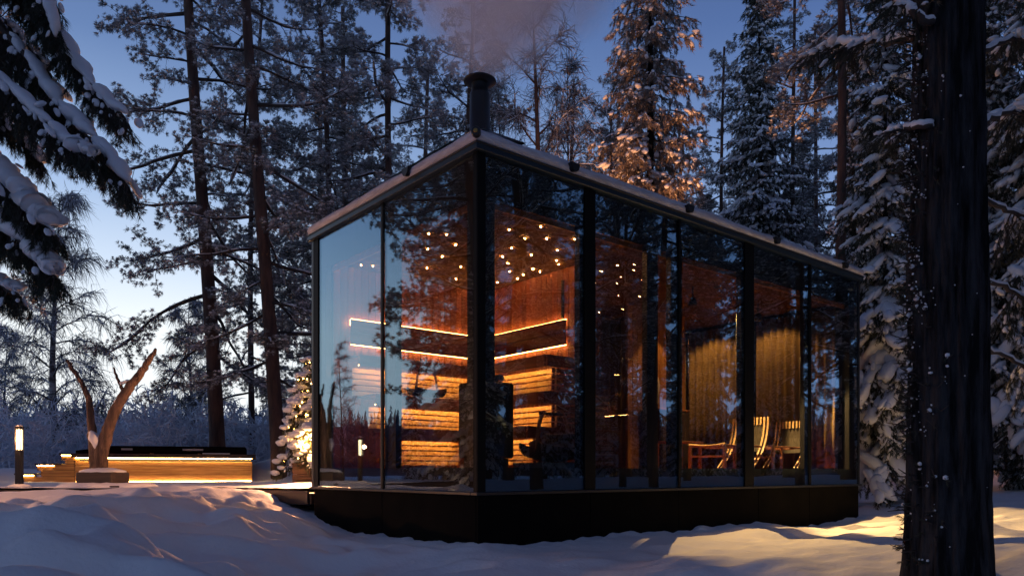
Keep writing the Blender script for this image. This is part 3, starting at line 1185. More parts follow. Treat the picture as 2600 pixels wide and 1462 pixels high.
# recessed downlights of the lounge
for (a, b_, tgt, p, sz) in ((4.55, .75, (4.75, .7, 0), 55, 84), (4.95, 1.72, (5.0, 2.12, 2.0), 20, 70),
                            (6.20, 2.25, (6.50, 2.25, 1.5), 20, 125), (6.20, 1.15, (6.50, 1.15, 1.5), 20, 125), (5.9, 2.50, (5.95, 2.85, 1.5), 16, 110)):
    dl = MB().lathe([(.001, 0), (.035, 0), (.045, -.004), (.045, -.012), (.030, -.012), (.028, -.003), (.001, -.003)], 16)
    o = dl.build('downlight', M_BLACK, ce)
    o.location = (a, b_, ZC)
    spot('downlight_lamp', (a, b_, ZC - .05), tgt, p * 2.0, WARM, sz, .35, .02, cab)
# pendants by the glass whose light falls out on the snow
for (a, tgt, p_, sz) in ((5.85, (6.1, -1.3, .35), 1700, 62), (4.3, (4.2, -1.1, .35), 1150, 84)):
    pend = MB().lathe([(.05, 0), (.06, .02), (.04, .10), (.012, .12), (.010, .26)], 16)
    o = pend.build('pendant_lamp', M_BLACK, ce)
    o.location = (a, .95, ZC - .26)
    spot('pendant_light', (a, .95, ZC - .32), tgt, p_, (1, .64, .24), sz, .25, .012, cab)

# ------------------------------------------------------------------ deck
ZD = .765
deck = empty('timber_deck', (-6, 13, ZD), 0, 'low timber deck covered in smooth snow between the hot tub and cabin', 'deck')
DP = [(-14, 9.5), (-5.2, 9.5), (-3.62, 9.98), (-2.44, 9.10), (.45, 11.52), (.45, 18), (-14, 18)]
DP = [(x + 6, y - 13) for x, y in DP]
MB().prism(DP, -.16, -.03).build('deck_frame', M_TUBD, deck)
y = -3.62
# edge boards along the visible front
MB().box(-8, .80, -3.53, -3.50, -.17, -.002, b=.004).build('edge_board', M_TUBD, deck)
e = MB().box(0, 1.44, -.032, -.002, -.17, -.002, b=.004).build('edge_board', M_TUBD, deck)
e.location = (2.38, -3.02, 0)
e.rotation_euler = (0, 0, math.atan2(9.10 - 9.98, -2.44 + 3.62))
k = 0
y = -3.5
while y < 5:
    x1 = 6.4 if y > -1.6 else (2.38 if y > -3.1 else .8)
    x0 = -8
    o = MB().box(x0, x1, y, y + .118, -.029, 0, b=.003).build('deck_board', M_TUBD, deck)
    y += .125
    k += 1
# snow lying on the deck
gx2 = np.linspace(-14, .45, 180)
gy2 = np.linspace(9.52, 18, 130)
X2, Y2 = np.meshgrid(gx2, gy2)


def inside(px, py, poly):
    r = np.zeros(px.shape, bool)
    j = len(poly) - 1
    for i_ in range(len(poly)):
        xi, yi = poly[i_]
        xj, yj = poly[j]
        c_ = ((yi > py) != (yj > py)) & (px < (xj - xi) * (py - yi) / (yj - yi + 1e-12) + xi)
        r ^= c_
        j = i_
    return r


DPW = [(x - 6, y + 13) for x, y in DP]
ins = inside(X2, Y2, DPW)
Z2 = ZD + .018 + .035 * (fbm(X2 * 1.3, Y2 * 1.3 + 3, 3) - .3) + .012 * (fbm(X2 * 6, Y2 * 6, 2) - .5)
Z2 += .05 * np.exp(-(((X2 + 3.0) / .5) ** 2 + ((Y2 - 10.6) / .35) ** 2))
ny2, nx2 = X2.shape
ii = np.arange(ny2 - 1)[:, None] * nx2 + np.arange(nx2 - 1)[None]
okq = ins[:-1, :-1] & ins[1:, :-1] & ins[:-1, 1:] & ins[1:, 1:]
Q = np.stack([ii, ii + 1, ii + nx2 + 1, ii + nx2], -1)[okq]
me = np_mesh('deck_snow', np.stack([X2 + 6, Y2 - 13, Z2 - ZD], -1).reshape(-1, 3), None, M_SNOWG, True, Q)
o = link('deck_snow', me, deck)
tag(o, kind='stuff')

# ------------------------------------------------------------------ hot tub
TX0, TX1, TY0, TY1 = -8.86, -5.50, 15.0, 17.2
TRZ = R(19)
tub = empty('hot_tub', ((TX0 + TX1) / 2, 15.58, ZD), TRZ, 'long plank-sided hot tub with black folded cover and glowing underside trim', 'hot tub')
hw = (TX1 - TX0) / 2
MB().box(-hw + .03, hw - .03, .03, 1.5, .02, .50).build('core', M_VOID, tub)
hs = [(.03, .165), (.170, .350), (.355, .440)]
for z0, z1 in hs:
    MB().box(-hw + (0 if z1 > .36 else 0), hw, 0, .028, z0, z1, b=.004).build('plank', M_TUB, tub)
    MB().box(hw - .028, hw, .03, 1.5, z0, z1, b=.004).build('plank', M_TUB, tub)
    MB().box(-hw, -hw + .028, .03, 1.5, z0, z1, b=.004).build('plank', M_TUB, tub)
MB().box(-hw - .06, hw + .07, -.07, .16, .515, .60, b=.006).build('rim_board', M_TUBD, tub)
MB().box(hw - .10, hw + .07, .162, 1.55, .515, .60, b=.006).build('rim_board', M_TUBD, tub)
MB().box(-hw - .06, hw - .102, 1.40, 1.55, .515, .60, b=.006).build('rim_board', M_TUBD, tub)
MB().box(-hw - .06, -hw + .10, .162, 1.398, .515, .60, b=.006).build('rim_board', M_TUBD, tub)
MB().box(-hw + .01, hw - .01, -.03, -.008, .500, .513).build('led_strip', M_LEDO, tub)
MB().box(-hw + .02, hw - .02, -.016, -.004, .022, .034).build('led_strip', M_LEDB, tub)
cv = MB().box(-hw + .5, hw - .12,   .12, 1.35, .61, .765, b=.03).build('cover', M_PLINTH, tub)
m_ = MB()
m_.add([(-hw - .0, .05, .60), (-hw + .49, .05, .60), (-hw + .49, 1.3, .60), (-hw, 1.3, .60),
        (-hw - .0, .05, .66), (-hw + .49, .05, .73), (-hw + .49, 1.3, .73), (-hw, 1.3, .66)],
       [(0, 3, 2, 1), (4, 5, 6, 7), (0, 1, 5, 4), (1, 2, 6, 5), (2, 3, 7, 6), (3, 0, 4, 7)])
m_.build('folded_cover', M_PLINTH, tub)
M_PALE = mat('pale_metal_plate', (.35, .33, .32), .4, metal=.3)
for (u0, u1) in ((300, 328), (455, 509)):
    xa = (u0 - 416) / 450 * 3.36
    xb = (u1 - 416) / 450 * 3.36
    MB().box(xa, xb, .108, .119, .675, .715, b=.003).build('cover_plate', M_PALE, tub)
for k in range(3):
    MB().box(-1.2 + k * .9, -1.16 + k * .9, -.072, .158, .6015, .612, b=.002).build('rim_joint', M_TUB, tub)
ss = MB()
ss.box(hw - 1.0, hw - .45, -.02, .09, .603, .625, b=.01)
ss.build('snow_patch', M_SNOW, tub)

# steps up the left end
stp = empty('tub_steps', (tub.location.x - hw * math.cos(TRZ), tub.location.y - hw * math.sin(TRZ), ZD), TRZ, 'three plank steps with lights under each tread climbing to the hot tub', 'steps')
for (k, x0, z1) in ((0, -1.05, .20), (1, -.70, .395), (2, -.28, .60)):
    x1 = [-.66, -.24, .02][k]
    MB().box(x0, x1 + (.0 if k == 2 else .0), -.02, 1.1, z1 - .03, z1, b=.004).build('tread', M_TUBD, stp)
    MB().box(x0 + .10, x0 + .125, .0, 1.1, max(0, z1 - .20), z1 - .032, b=.003).build('riser', M_TUB, stp)
    MB().box(x0 + .082, x0 + .094, .02, 1.08, z1 - .05, z1 - .036).build('led_strip', M_LEDO, stp)
    MB().box(x0 + .04, x0 + .33, -.008, .004, z1 - .046, z1 - .036).build('led_strip', M_LEDO, stp)
    MB().box(x0 + .04, x0 + .36, .005, .018, z1 - .14, z1 - .034).build('light_panel', M_TUB, stp)
for k in range(4):
    x0 = [-.88, -.60, -.56, -.16][k]
    if k * .125 < .5:
        MB().box(x0, -.012, .022, .045, .01 + k * .125, .01 + k * .125 + .118, b=.003).build('side_plank', M_TUB, stp)
    MB().box(x0 + .02, -.012, .05, 1.08, .0 + k * .125, .12 + k * .125).build('stair_core', M_VOID, stp)

# ------------------------------------------------------------------ driftwood tree on its block
dx, dy = at(253, 1197, 10.4).x, 10.4
dw = empty('driftwood_sculpture', (dx, dy, ZD), 0, 'forked dead tree trunk mounted upright on a dark block, snow in its fork', 'sculpture')


def rel(pts, Yb=10.4, org=(0, 780), scl=2.786):
    res = []
    for (x, y, *r_) in pts:
        p = at(x / scl + org[0], y / scl + org[1], Yb)
        yo = r_[0] if r_ else 0
        res.append((p.x - dx, p.y - dy + yo, p.z - ZD))
    return res


def dense(P, n_, wob=.004):
    P = np.array(P, float)
    t = np.linspace(0, 1, len(P))
    tt = np.linspace(0, 1, n_)
    out_ = np.stack([np.interp(tt, t, P[:, i_]) for i_ in range(P.shape[1])], 1)
    # smooth
    for _ in range(2):
        out_[1:-1] = (out_[:-2] + 2 * out_[1:-1] + out_[2:]) / 4
    out_[1:-1, :3] += rng.normal(0, wob, (n_ - 2, 3))
    return out_


S1 = 1 / 2.786 / FPX * 10.4
left = rel([(452, 368, .06), (480, 400, .05), (500, 440, .05), (560, 520, .04), (610, 605, .03), (632, 690, .02), (640, 780, .01), (650, 880), (662, 980), (675, 1060), (690, 1165)])
lr = [8, 14, 15, 15, 19, 22, 26, 30, 34, 40, 46]
L_ = dense([(*p, r_ * S1) for p, r_ in zip(left, lr)], 34)
MB().tube(L_[:, :3], L_[:, 3], 12, rnd=.13).build('limb', M_DRIFT, dw, True)
right = rel([(1128, 302, -.10), (1105, 340, -.09), (1060, 410, -.08), (1000, 490, -.06), (935, 560, -.05), (880, 632, -.03), (815, 735, -.02), (770, 850), (738, 950), (712, 1050), (700, 1165)])
rr2 = [7, 17, 22, 27, 32, 33, 34, 38, 42, 46, 52]
R_ = dense([(*p, r_ * S1) for p, r_ in zip(right, rr2)], 40)
MB().tube(R_[:, :3], R_[:, 3], 14, rnd=.12).build('limb', M_DRIFT, dw, True)
tw_ = rel([(818, 430, -.05), (838, 495, -.05), (866, 560, -.04), (885, 610, -.03)])
T_ = dense([(*p, r_ * S1) for p, r_ in zip(tw_, [7, 10, 12, 15])], 12)
MB().tube(T_[:, :3], T_[:, 3], 8, rnd=.1).build('stub', M_DRIFT, dw, True)
# snow sitting on the upper sides of the limbs and in the forks
sn = MB()


def snow_on(sn, P, rad, off, n_=8, flat=.55, taper=True, lump=.35):
    P = np.array(P, float)
    m2 = len(P)
    prof = np.ones(m2)
    if taper:
        q = np.linspace(0, 1, m2)
        prof = np.clip(np.minimum(q, 1 - q) * 6, .05, 1) ** .5
    ln = 1 + lump * (fbm(np.arange(m2) * .45 + rng.random() * 40, np.full(m2, 3.3), 2) - .5) * 2
    P = P + np.array([0, 0, 1.0]) * (np.asarray(off) * (.6 + .4 * prof))[:, None] if np.ndim(off) else P + np.array([0, 0, off])
    sn.tube(P, rad * prof * ln, n_, flat=flat, rnd=.07)


snow_on(sn, R_[6:20, :3] + [-.012, 0, 0], R_[6:20, 3] * .62, R_[6:20, 3] * .55)
snow_on(sn, R_[19:30, :3] + [-.035, -.02, 0], R_[19:30, 3] * .45, R_[19:30, 3] * .3)
snow_on(sn, L_[14:22, :3] + [.02, -.01, 0], L_[14:22, 3] * .5, L_[14:22, 3] * .4)
P_ = rel([(645, 860, -.03), (662, 900, -.03), (680, 930, -.03), (695, 975, -.03), (690, 1020, -.03)])
P_ = dense(P_, 10, 0)
snow_on(sn, P_, np.array([20, 26, 30, 36, 38, 36, 32, 26, 20, 10]) * S1, 0, flat=.8)
P_ = dense(rel([(855, 545, -.04), (885, 535, -.04), (930, 520, -.05)]), 7, 0)
snow_on(sn, P_, np.full(7, 16) * S1, 0, flat=.9)
sn.build('limb_snow', M_SNOW, dw, True)
bx0, bx1 = at(208, 1197, 10.3).x - dx, at(296, 1197, 10.3).x - dx
MB().box(bx0, bx1, -.25, .25, .045, .225, b=.012).build('block', M_TUBD, dw)
MB().box(bx0 - .12, bx1 + .16, -.36, .36, 0, .044, b=.01).build('base_slab', M_TUBD, dw)
sn = MB()
n_ = 18
V = []
for (r_, z_) in ((1.0, .226), (.97, .245), (.8, .262), (.4, .285), (.02, .292)):
    for i_ in range(n_):
        a = i_ / n_ * 2 * math.pi
        c_, s_ = math.cos(a), math.sin(a)
        q = 1 / max(abs(c_), abs(s_)) ** .85
        V.append(((bx0 + bx1) / 2 + c_ * q * .24 * r_ * (1 + random.uniform(-.03, .03)), s_ * q * .24 * r_, z_ + random.uniform(-.004, .004)))
F = [(j * n_ + i_, j * n_ + (i_ + 1) % n_, (j + 1) * n_ + (i_ + 1) % n_, (j + 1) * n_ + i_) for j in range(4) for i_ in range(n_)]
sn.add(V, F + [tuple(range(4 * n_, 5 * n_))])
sn.build('block_snow', M_SNOW, dw, True)
# skirt of snow round the slab
V = []
n_ = 40
for (q, z_) in ((1.0, .002), (.93, .05), (.80, .085), (.62, .07)):
    for i_ in range(n_):
        a = i_ / n_ * 2 * math.pi
        w = 1 + .12 * math.sin(3 * a + 1) + .07 * math.sin(7 * a)
        V.append(((bx0 + bx1) / 2 + .02 + math.cos(a) * .62 * q * w, math.sin(a) * .52 * q * w, z_ + random.uniform(-.006, .006)))
F = [(j * n_ + i_, j * n_ + (i_ + 1) % n_, (j + 1) * n_ + (i_ + 1) % n_, (j + 1) * n_ + i_) for j in range(3) for i_ in range(n_)]
sn = MB()
sn.add(V, F)
sn.build('base_snow', M_SNOWG, dw, True)


# ------------------------------------------------------------------ bollard lamps
def bollard(x, y, z, label, power, h=.85, group=None):
    t = empty('bollard_lamp', (x, y, z), 0, label, 'lamp', group)
    w = .038
    MB().box(-w, w, -w, w, 0, h * .62, b=.005).build('post', M_BLACK, t)
    MB().box(-w - .004, w + .004, -w - .004, w + .004, h * .955, h, b=.006).build('cap', M_BLACK, t)
    for sx in (-1, 1):
        for sy in (-1, 1):
            MB().box(sx * w - (.010 if sx > 0 else 0), sx * w + (0 if sx > 0 else .010), sy * w - (.010 if sy > 0 else 0), sy * w + (0 if sy > 0 else .010), h * .62, h * .955).build('corner_rod', M_BLACK, t)
    MB().box(-.004, .004, -w, -w + .006, h * .62, h * .955).build('centre_rod', M_BLACK, t)
    MB().box(-w + .012, w - .012, -w + .012, w - .012, h * .625, h * .95, b=.006).build('lamp_tube', M_BOLL, t)
    point('bollard_light', (0, -w - .04, h * .80), power, (1, .44, .20), .03, t)
    cap = MB()
    cap.lathe([(w + .004, h), (w, h + .012), (w * .6, h + .022), (.001, h + .026)], 12)
    cap.build('cap_snow', M_SNOW, t, True)
    return t


p = at(49, 1197, 10.2)
bollard(p.x, 10.2, ZD - .0, 'black bollard lamp with lit glass head on the deck edge, left of the driftwood', 16)
bollard(-7.3, 7.2, gz(-7.3, 7.2) - .02, 'lit bollard lamp beyond the left edge of the view, before the deck', 330)
sn = MB()
sn.lathe([(.17, 0), (.13, .03), (.07, .05), (.001, .055)], 16)
sn.build('snow_heap', M_SNOW, tag(empty('snow_mound', (p.x, 10.2, ZD + .015), 0), 'small heap of snow round the foot of the lit bollard', 'snow'), True)

bollard(-2.62, 10.35, ZD + .01, 'short unseen bollard lamp added behind the left end of the cabin to warm the drift', 300, h=.62)  # unseen lamp, added for the salmon light raking over the drift

# ------------------------------------------------------------------ foliage tools
def frames(D, roll=None):
    """rotation matrices whose x axis is D"""
    D = D / (np.linalg.norm(D, axis=1)[:, None] + 1e-9)
    ref = np.tile(np.array([0, 0, 1.0]), (len(D), 1))
    ref[np.abs(D[:, 2]) > .97] = [1, 0, 0]
    A = np.cross(ref, D)
    A /= np.linalg.norm(A, axis=1)[:, None]
    B = np.cross(D, A)
    if roll is not None:
        c, s_ = np.cos(roll)[:, None], np.sin(roll)[:, None]
        A, B = A * c + B * s_, -A * s_ + B * c
    return np.stack([D, A, B], 2)


def scatter(TV, TF, P, Rm, S):
    """one array mesh: template copied to every place"""
    TV = np.asarray(TV, float)
    TF = np.asarray(TF, int)
    S = np.asarray(S, float)
    if S.ndim == 1:
        S = S[:, None]
    n_ = len(P)
    V = np.einsum('nij,nkj->nki', Rm, TV[None] * S[:, None, :] if S.shape[1] == 3 else TV[None] * S[:, :, None])
    V = V + P[:, None, :]
    F = TF[None] + (np.arange(n_) * len(TV))[:, None, None]
    return V.reshape(-1, 3), F.reshape(-1, 3)


def spike_template(n_, spread, w, seed, back=.1, flatten=1.0):
    r_ = np.random.default_rng(seed)
    V, F = [], []
    for k in range(n_):
        t = (k + .5) / n_
        base = np.array([t * .7 * (1 - back), 0, 0])
        a = r_.uniform(0, 2 * np.pi)
        d = np.array([1.0, spread * np.cos(a), spread * np.sin(a) * flatten])
        d /= np.linalg.norm(d)
        ln = r_.uniform(.35, .6)
        side = np.cross(d, r_.normal(size=3))
        side /= np.linalg.norm(side)
        b = len(V)
        V += [base - side * w, base + side * w, base + d * ln]
        F.append((b, b + 1, b + 2))
    # stem
    b = len(V)
    V += [(0, -w, 0), (0, w, 0), (.8, 0, 0)]
    F.append((b, b + 1, b + 2))
    return np.array(V), np.array(F)


def star_template(n_, w, seed):
    r_ = np.random.default_rng(seed)
    V, F = [], []
    for k in range(n_):
        d = r_.normal(size=3)
        d[0] = abs(d[0]) * .9 + .15
        d /= np.linalg.norm(d)
        side = np.cross(d, r_.normal(size=3))
        side /= np.linalg.norm(side)
        b = len(V)
        ln = r_.uniform(.75, 1.1)
        V += [d * .05 - side * w * .4, d * .05 + side * w * .4, d * ln * .6 + side * w, d * ln, d * ln * .6 - side * w]
        F += [(b, b + 1, b + 2), (b, b + 2, b + 4), (b + 4, b + 2, b + 3)]
    return np.array(V), np.array(F)


def ico(sub):
    import bmesh
    bm = bmesh.new()
    bmesh.ops.create_icosphere(bm, subdivisions=sub, radius=1)
    V = np.array([tuple(v.co) for v in bm.verts])
    F = np.array([[v.index for v in f.verts] for f in bm.faces])
    bm.free()
    return V, F


ICO1 = ico(1)
ICO2 = ico(2)
ICO3 = ico(3)


def arr6(L):
    return np.array([tuple(q) + (0,) * (6 - len(q)) for q in L], float)


def lump_mesh(P, S, T, rough=.16):
    """soft snow pillows: flattened noisy spheres"""
    TV, TF = T
    n_ = len(P)
    a = rng.uniform(0, 2 * np.pi, n_)
    c, s_ = np.cos(a), np.sin(a)
    Rm = np.zeros((n_, 3, 3))
    Rm[:, 0, 0] = c
    Rm[:, 0, 1] = -s_
    Rm[:, 1, 0] = s_
    Rm[:, 1, 1] = c
    Rm[:, 2, 2] = 1
    if S.shape[1] == 6:
        D = S[:, 3:]
        mk = np.linalg.norm(D, axis=1) > 1e-6
        if mk.any():
            Rm[mk] = frames(D[mk])
        S = S[:, :3]
    V = TV[None] * S[:, None, :]
    nz = 1 + rough * rng.normal(size=(n_, len(TV), 1)).clip(-1.6, 1.6)
    V = np.einsum('nij,nkj->nki', Rm, V * nz) + P[:, None, :]
    F = TF[None] + (np.arange(n_) * len(TV))[:, None, None]
    return V.reshape(-1, 3), F.reshape(-1, 3)


def join(parts):
    V, F, o_ = [], [], 0
    for v, f in parts:
        V.append(v)
        F.append(f + o_)
        o_ += len(v)
    return np.concatenate(V), np.concatenate(F)


def mb_tri(mb):
    """MB -> triangle arrays"""
    V = np.concatenate(mb.v)
    F = []
    for f in mb.f:
        for k in range(1, len(f) - 1):
            F.append((f[0], f[k], f[k + 1]))
    return V, np.array(F)


def ribbons(A, B, C, w):
    """two-segment tapering ribbons"""
    n_ = len(A)
    D = C - A
    s_ = np.cross(D, rng.normal(size=(n_, 3)))
    s_ /= np.linalg.norm(s_, axis=1)[:, None] + 1e-9
    w = np.broadcast_to(np.asarray(w, float), (n_,))[:, None]
    V = np.stack([A - s_ * w, A + s_ * w, B - s_ * w * .7, B + s_ * w * .7, C], 1)
    T = np.array([(0, 1, 3), (0, 3, 2), (2, 3, 4)])
    F = T[None] + (np.arange(n_) * 5)[:, None, None]
    return V.reshape(-1, 3), F.reshape(-1, 3)


TUFTS = [star_template(22, .042, s_) for s_ in range(3)]
SPRIG = [spike_template(15, .75, .040, s_) for s_ in range(3)]
SPRIGN = [spike_template(30, .62, .018, s_ + 9) for s_ in range(3)]


def trunk_line(H, lean, wob, n_=16, seed=0):
    r_ = np.random.default_rng(seed)
    t = np.linspace(0, 1, n_)
    w1, w2 = r_.uniform(0, 6, 2)
    x = lean[0] * t + wob * np.sin(t * 5 + w1) - wob * math.sin(w1)
    y = lean[1] * t + wob * np.sin(t * 4 + w2) - wob * math.sin(w2)
    return np.stack([x, y, t * H - .4 * (t == 0)], 1)


def make_pine(seed, H=16, r0=.17, c0=.28, lean=(-.8, 0), Lmax=3.0, nl=44, dens=1.0, tuft=.12, droop=.1, name='pine_tree', snow=1.0, wind=None, front=.6):
    """returns meshes (trunk, branches, needles, snow)"""
    r_ = np.random.default_rng(seed)
    tl = trunk_line(H, lean, .10, 18, seed)
    tt = np.linspace(0, 1, len(tl))
    tk = MB()
    tk.tube(tl, r0 * (1 - .62 * tt) * (1 + .25 * (tt == 0)), 14, rnd=.05)
    br = MB()
    tuP, tuD, tuS = [], [], []
    snP, snS = [], []
    snT = MB()
    hang = []
    for i_ in range(nl):
        f = c0 + (1 - c0) * ((i_ + r_.uniform(0, .7)) / nl) ** .92
        if f > .995:
            continue
        base = np.array([np.interp(f, tt, tl[:, k]) for k in range(3)])
        az = i_ * 2.399 + r_.uniform(-.5, .5)
        g = (f - c0) / (1 - c0)
        L = Lmax * (.50 + .65 * math.sin(math.pi * min(1, g * .8 + .22))) * (1 - .55 * g ** 2) * r_.uniform(.65, 1.15)
        if wind is not None:
            L *= 1 + wind[1] * math.cos(az - wind[0])
        L *= 1 - front * max(0, -math.sin(az + 0.0)) ** .7
        el = (-.25 + .75 * g + r_.uniform(-.15, .2)) - droop
        n_ = 8
        d = np.array([math.cos(az) * math.cos(el), math.sin(az) * math.cos(el), math.sin(el)])
        P = [base]
        for k in range(n_):
            d = d + r_.normal(0, .10, 3) + np.array([0, 0, .05 if k > 3 else -.045])
            d /= np.linalg.norm(d)
            P.append(P[-1] + d * L / n_)
        P = np.array(P)
        rb = (.013 * L + .012) * (1 - .85 * np.linspace(0, 1, n_ + 1))
        br.tube(P, rb, 5, rnd=.08)
        if snow > 0:
            Q = dense(P[1:], 14, .006)
            snow_on(snT, Q, (.020 + .006 * L) * snow, np.interp(np.linspace(0, 1, 14), np.linspace(0, 1, n_ + 1), rb) * .9, n_=5, lump=.8)
        ns = int((3 + L * 2.6) * dens)
        for j in range(ns):
            q = .28 + .70 * (j + r_.uniform(0, 1)) / ns
            k = min(n_ - 1, int(q * n_))
            b0 = P[k] + (P[k + 1] - P[k]) * (q * n_ - k)
            ax = P[k + 1] - P[k]
            ax /= np.linalg.norm(ax)
            sd = np.cross(ax, [0, 0, 1])
            sd /= np.linalg.norm(sd) + 1e-9
            sg = 1 if j % 2 else -1
            dd = ax * r_.uniform(.3, .9) + sd * sg * r_.uniform(.5, 1) + np.array([0, 0, r_.uniform(-.45, .35)])
            dd /= np.linalg.norm(dd)
            ls = L * .34 * (1.15 - q * .6) * r_.uniform(.6, 1.2) + .12
            S_ = [b0]
            for _ in range(4):
                dd = dd + r_.normal(0, .18, 3)
                dd /= np.linalg.norm(dd)
                S_.append(S_[-1] + dd * ls / 4)
            S_ = np.array(S_)
            br.tube(S_, np.linspace(.010, .004, 5), 3, cap=False)
            nt = int((3 + ls * 11) * dens)
            for _ in range(nt):
                a_ = r_.uniform(.25, 1.0)
                kk = min(3, int(a_ * 4))
                b1 = S_[kk] + (S_[kk + 1] - S_[kk]) * (a_ * 4 - kk)
                td = dd * .6 + r_.normal(0, .6, 3) + np.array([0, 0, .1])
                td /= np.linalg.norm(td)
                tlen = r_.uniform(.03, .16)
                e_ = b1 + td * tlen
                hang.append((b1, (b1 + e_) / 2 + r_.normal(0, .008, 3), e_))
                tuP.append(e_)
                tuD.append(td + np.array([0, 0, .25]))
                tuS.append(tuft * r_.uniform(.6, 1.15))
            # a few bare, lichen-hung twigs
            if r_.random() < .5:
                b1 = S_[2]
                hl = r_.uniform(.1, .35)
                hang.append((b1, b1 + [r_.normal(0, .02), r_.normal(0, .02), -hl * .5], b1 + [r_.normal(0, .04), r_.normal(0, .04), -hl]))
    # dead stubs on the bare trunk
    for i_ in range(9):
        f = r_.uniform(.08, c0 + .1)
        base = np.array([np.interp(f, tt, tl[:, k]) for k in range(3)])
        az = r_.uniform(0, 6.28)
        d = np.array([math.cos(az), math.sin(az), r_.uniform(-.4, .1)])
        L = r_.uniform(.2, .9)
        br.tube([base, base + d * L * .5 + [0, 0, .03], base + d * L], [.016, .011, .004], 4)
    tuP, tuD, tuS = np.array(tuP), np.array(tuD), np.array(tuS)
    which = r_.integers(0, 3, len(tuP))
    parts = []
    for w in range(3):
        mk = which == w
        parts.append(scatter(*TUFTS[w], tuP[mk], frames(tuD[mk], r_.uniform(0, 6.28, mk.sum())), tuS[mk]))
    # snow on the tufts
    mk = r_.random(len(tuP)) < .62 * snow + .1
    sp = tuP[mk] + tuD[mk] * (tuS[mk] * .25)[:, None] + [0, 0, .018]
    s3 = np.stack([tuS[mk] * .42, tuS[mk] * .34, tuS[mk] * .24], 1) * r_.uniform(.6, 1.35, (mk.sum(), 1))
    parts_s = [lump_mesh(sp, s3, OCT, .22)]
    H_ = np.array(hang)
    tw = ribbons(H_[:, 0], H_[:, 1], H_[:, 2], .005)
    brm = join([mb_tri(br), tw])
    snm = join([mb_tri(snT)] + parts_s) if snow > 0 else parts_s[0]
    nd = join(parts)
    return (tk.mesh('trunk', M_BARK, True), np_mesh('branches', *brm, M_TWIG), np_mesh('needles', *nd, M_NEEDLE),
            np_mesh('branch_snow', *snm, M_SNOW, True))


OCT = (np.array([(1, 0, 0), (.3, .95, 0), (-.8, .6, 0), (-.8, -.6, 0), (.3, -.95, 0), (0, 0, 1), (0, 0, -.5)], float),
       np.array([(0, 1, 5), (1, 2, 5), (2, 3, 5), (3, 4, 5), (4, 0, 5), (1, 0, 6), (2, 1, 6), (3, 2, 6), (4, 3, 6), (0, 4, 6)]))


PAD = .20


def spruce_limb(r_, P, w, br, spP, spD, spS, snP, snS, sprig, snow, step=.07, hangk=1.0, lumps=ICO1):
    """a drooping bough: spine, side twigs, hanging sprigs, snow pillows"""
    n_ = len(P) - 1
    seg = np.linalg.norm(np.diff(P, axis=0), axis=1)
    L = seg.sum()
    cum = np.concatenate([[0], np.cumsum(seg)])
    m_ = max(4, int(L / step))
    for j in range(m_):
        s_ = L * (.12 + .88 * (j + r_.uniform(0, .8)) / m_)
        s_ = min(s_, L * .999)
        p = np.array([np.interp(s_, cum, P[:, k]) for k in range(3)])
        k = min(n_ - 1, int(np.searchsorted(cum, s_)) - 1 if s_ > 0 else 0)
        ax = (P[k + 1] - P[k]) / (seg[k] + 1e-9)
        sd = np.cross(ax, [0, 0, 1])
        sd /= np.linalg.norm(sd) + 1e-9
        for sg in (-1, 1):
            lw_ = w * (1 - .75 * s_ / L) * r_.uniform(.6, 1.15) + .04
            dd = ax * r_.uniform(.4, .8) + sd * sg * r_.uniform(.6, 1.0) + np.array([0, 0, -.25 - r_.uniform(0, .35) * hangk])
            dd /= np.linalg.norm(dd)
            S_ = [p]
            for _ in range(3):
                dd = dd + r_.normal(0, .10, 3) + np.array([0, 0, -.18 * hangk])
                dd /= np.linalg.norm(dd)
                S_.append(S_[-1] + dd * lw_ / 3)
            S_ = np.array(S_)
            br.tube(S_, np.linspace(.006, .002, 4), 3, cap=False)
            ns = max(2, int(lw_ / (sprig * .42)))
            for q in np.linspace(.15, 1, ns):
                kk = min(2, int(q * 3))
                b1 = S_[kk] + (S_[kk + 1] - S_[kk]) * (q * 3 - kk)
                spP.append(b1)
                spD.append(dd * .5 + ax * .2 + r_.normal(0, .30, 3) + np.array([0, 0, -.55 * hangk]))
                spS.append(sprig * r_.uniform(.7, 1.25))
                if r_.random() < .34 * snow:
                    snP.append(b1 + [0, 0, .010])
                    q_ = sprig * r_.uniform(.12, .36)
                    snS.append((q_ * 1.5, q_, q_ * .6, *dd))
        if r_.random() < .6 * snow:
            snP.append(p + sd * r_.normal(0, w * .22) + [0, 0, .02])
            q_ = (PAD * w * (1 - .45 * s_ / L) + .02) * r_.uniform(.4, 1.15)
            snS.append((q_ * 1.7, q_ * .85, q_ * .6, *(ax + sd * r_.normal(0, .6) + [0, 0, -.35])))


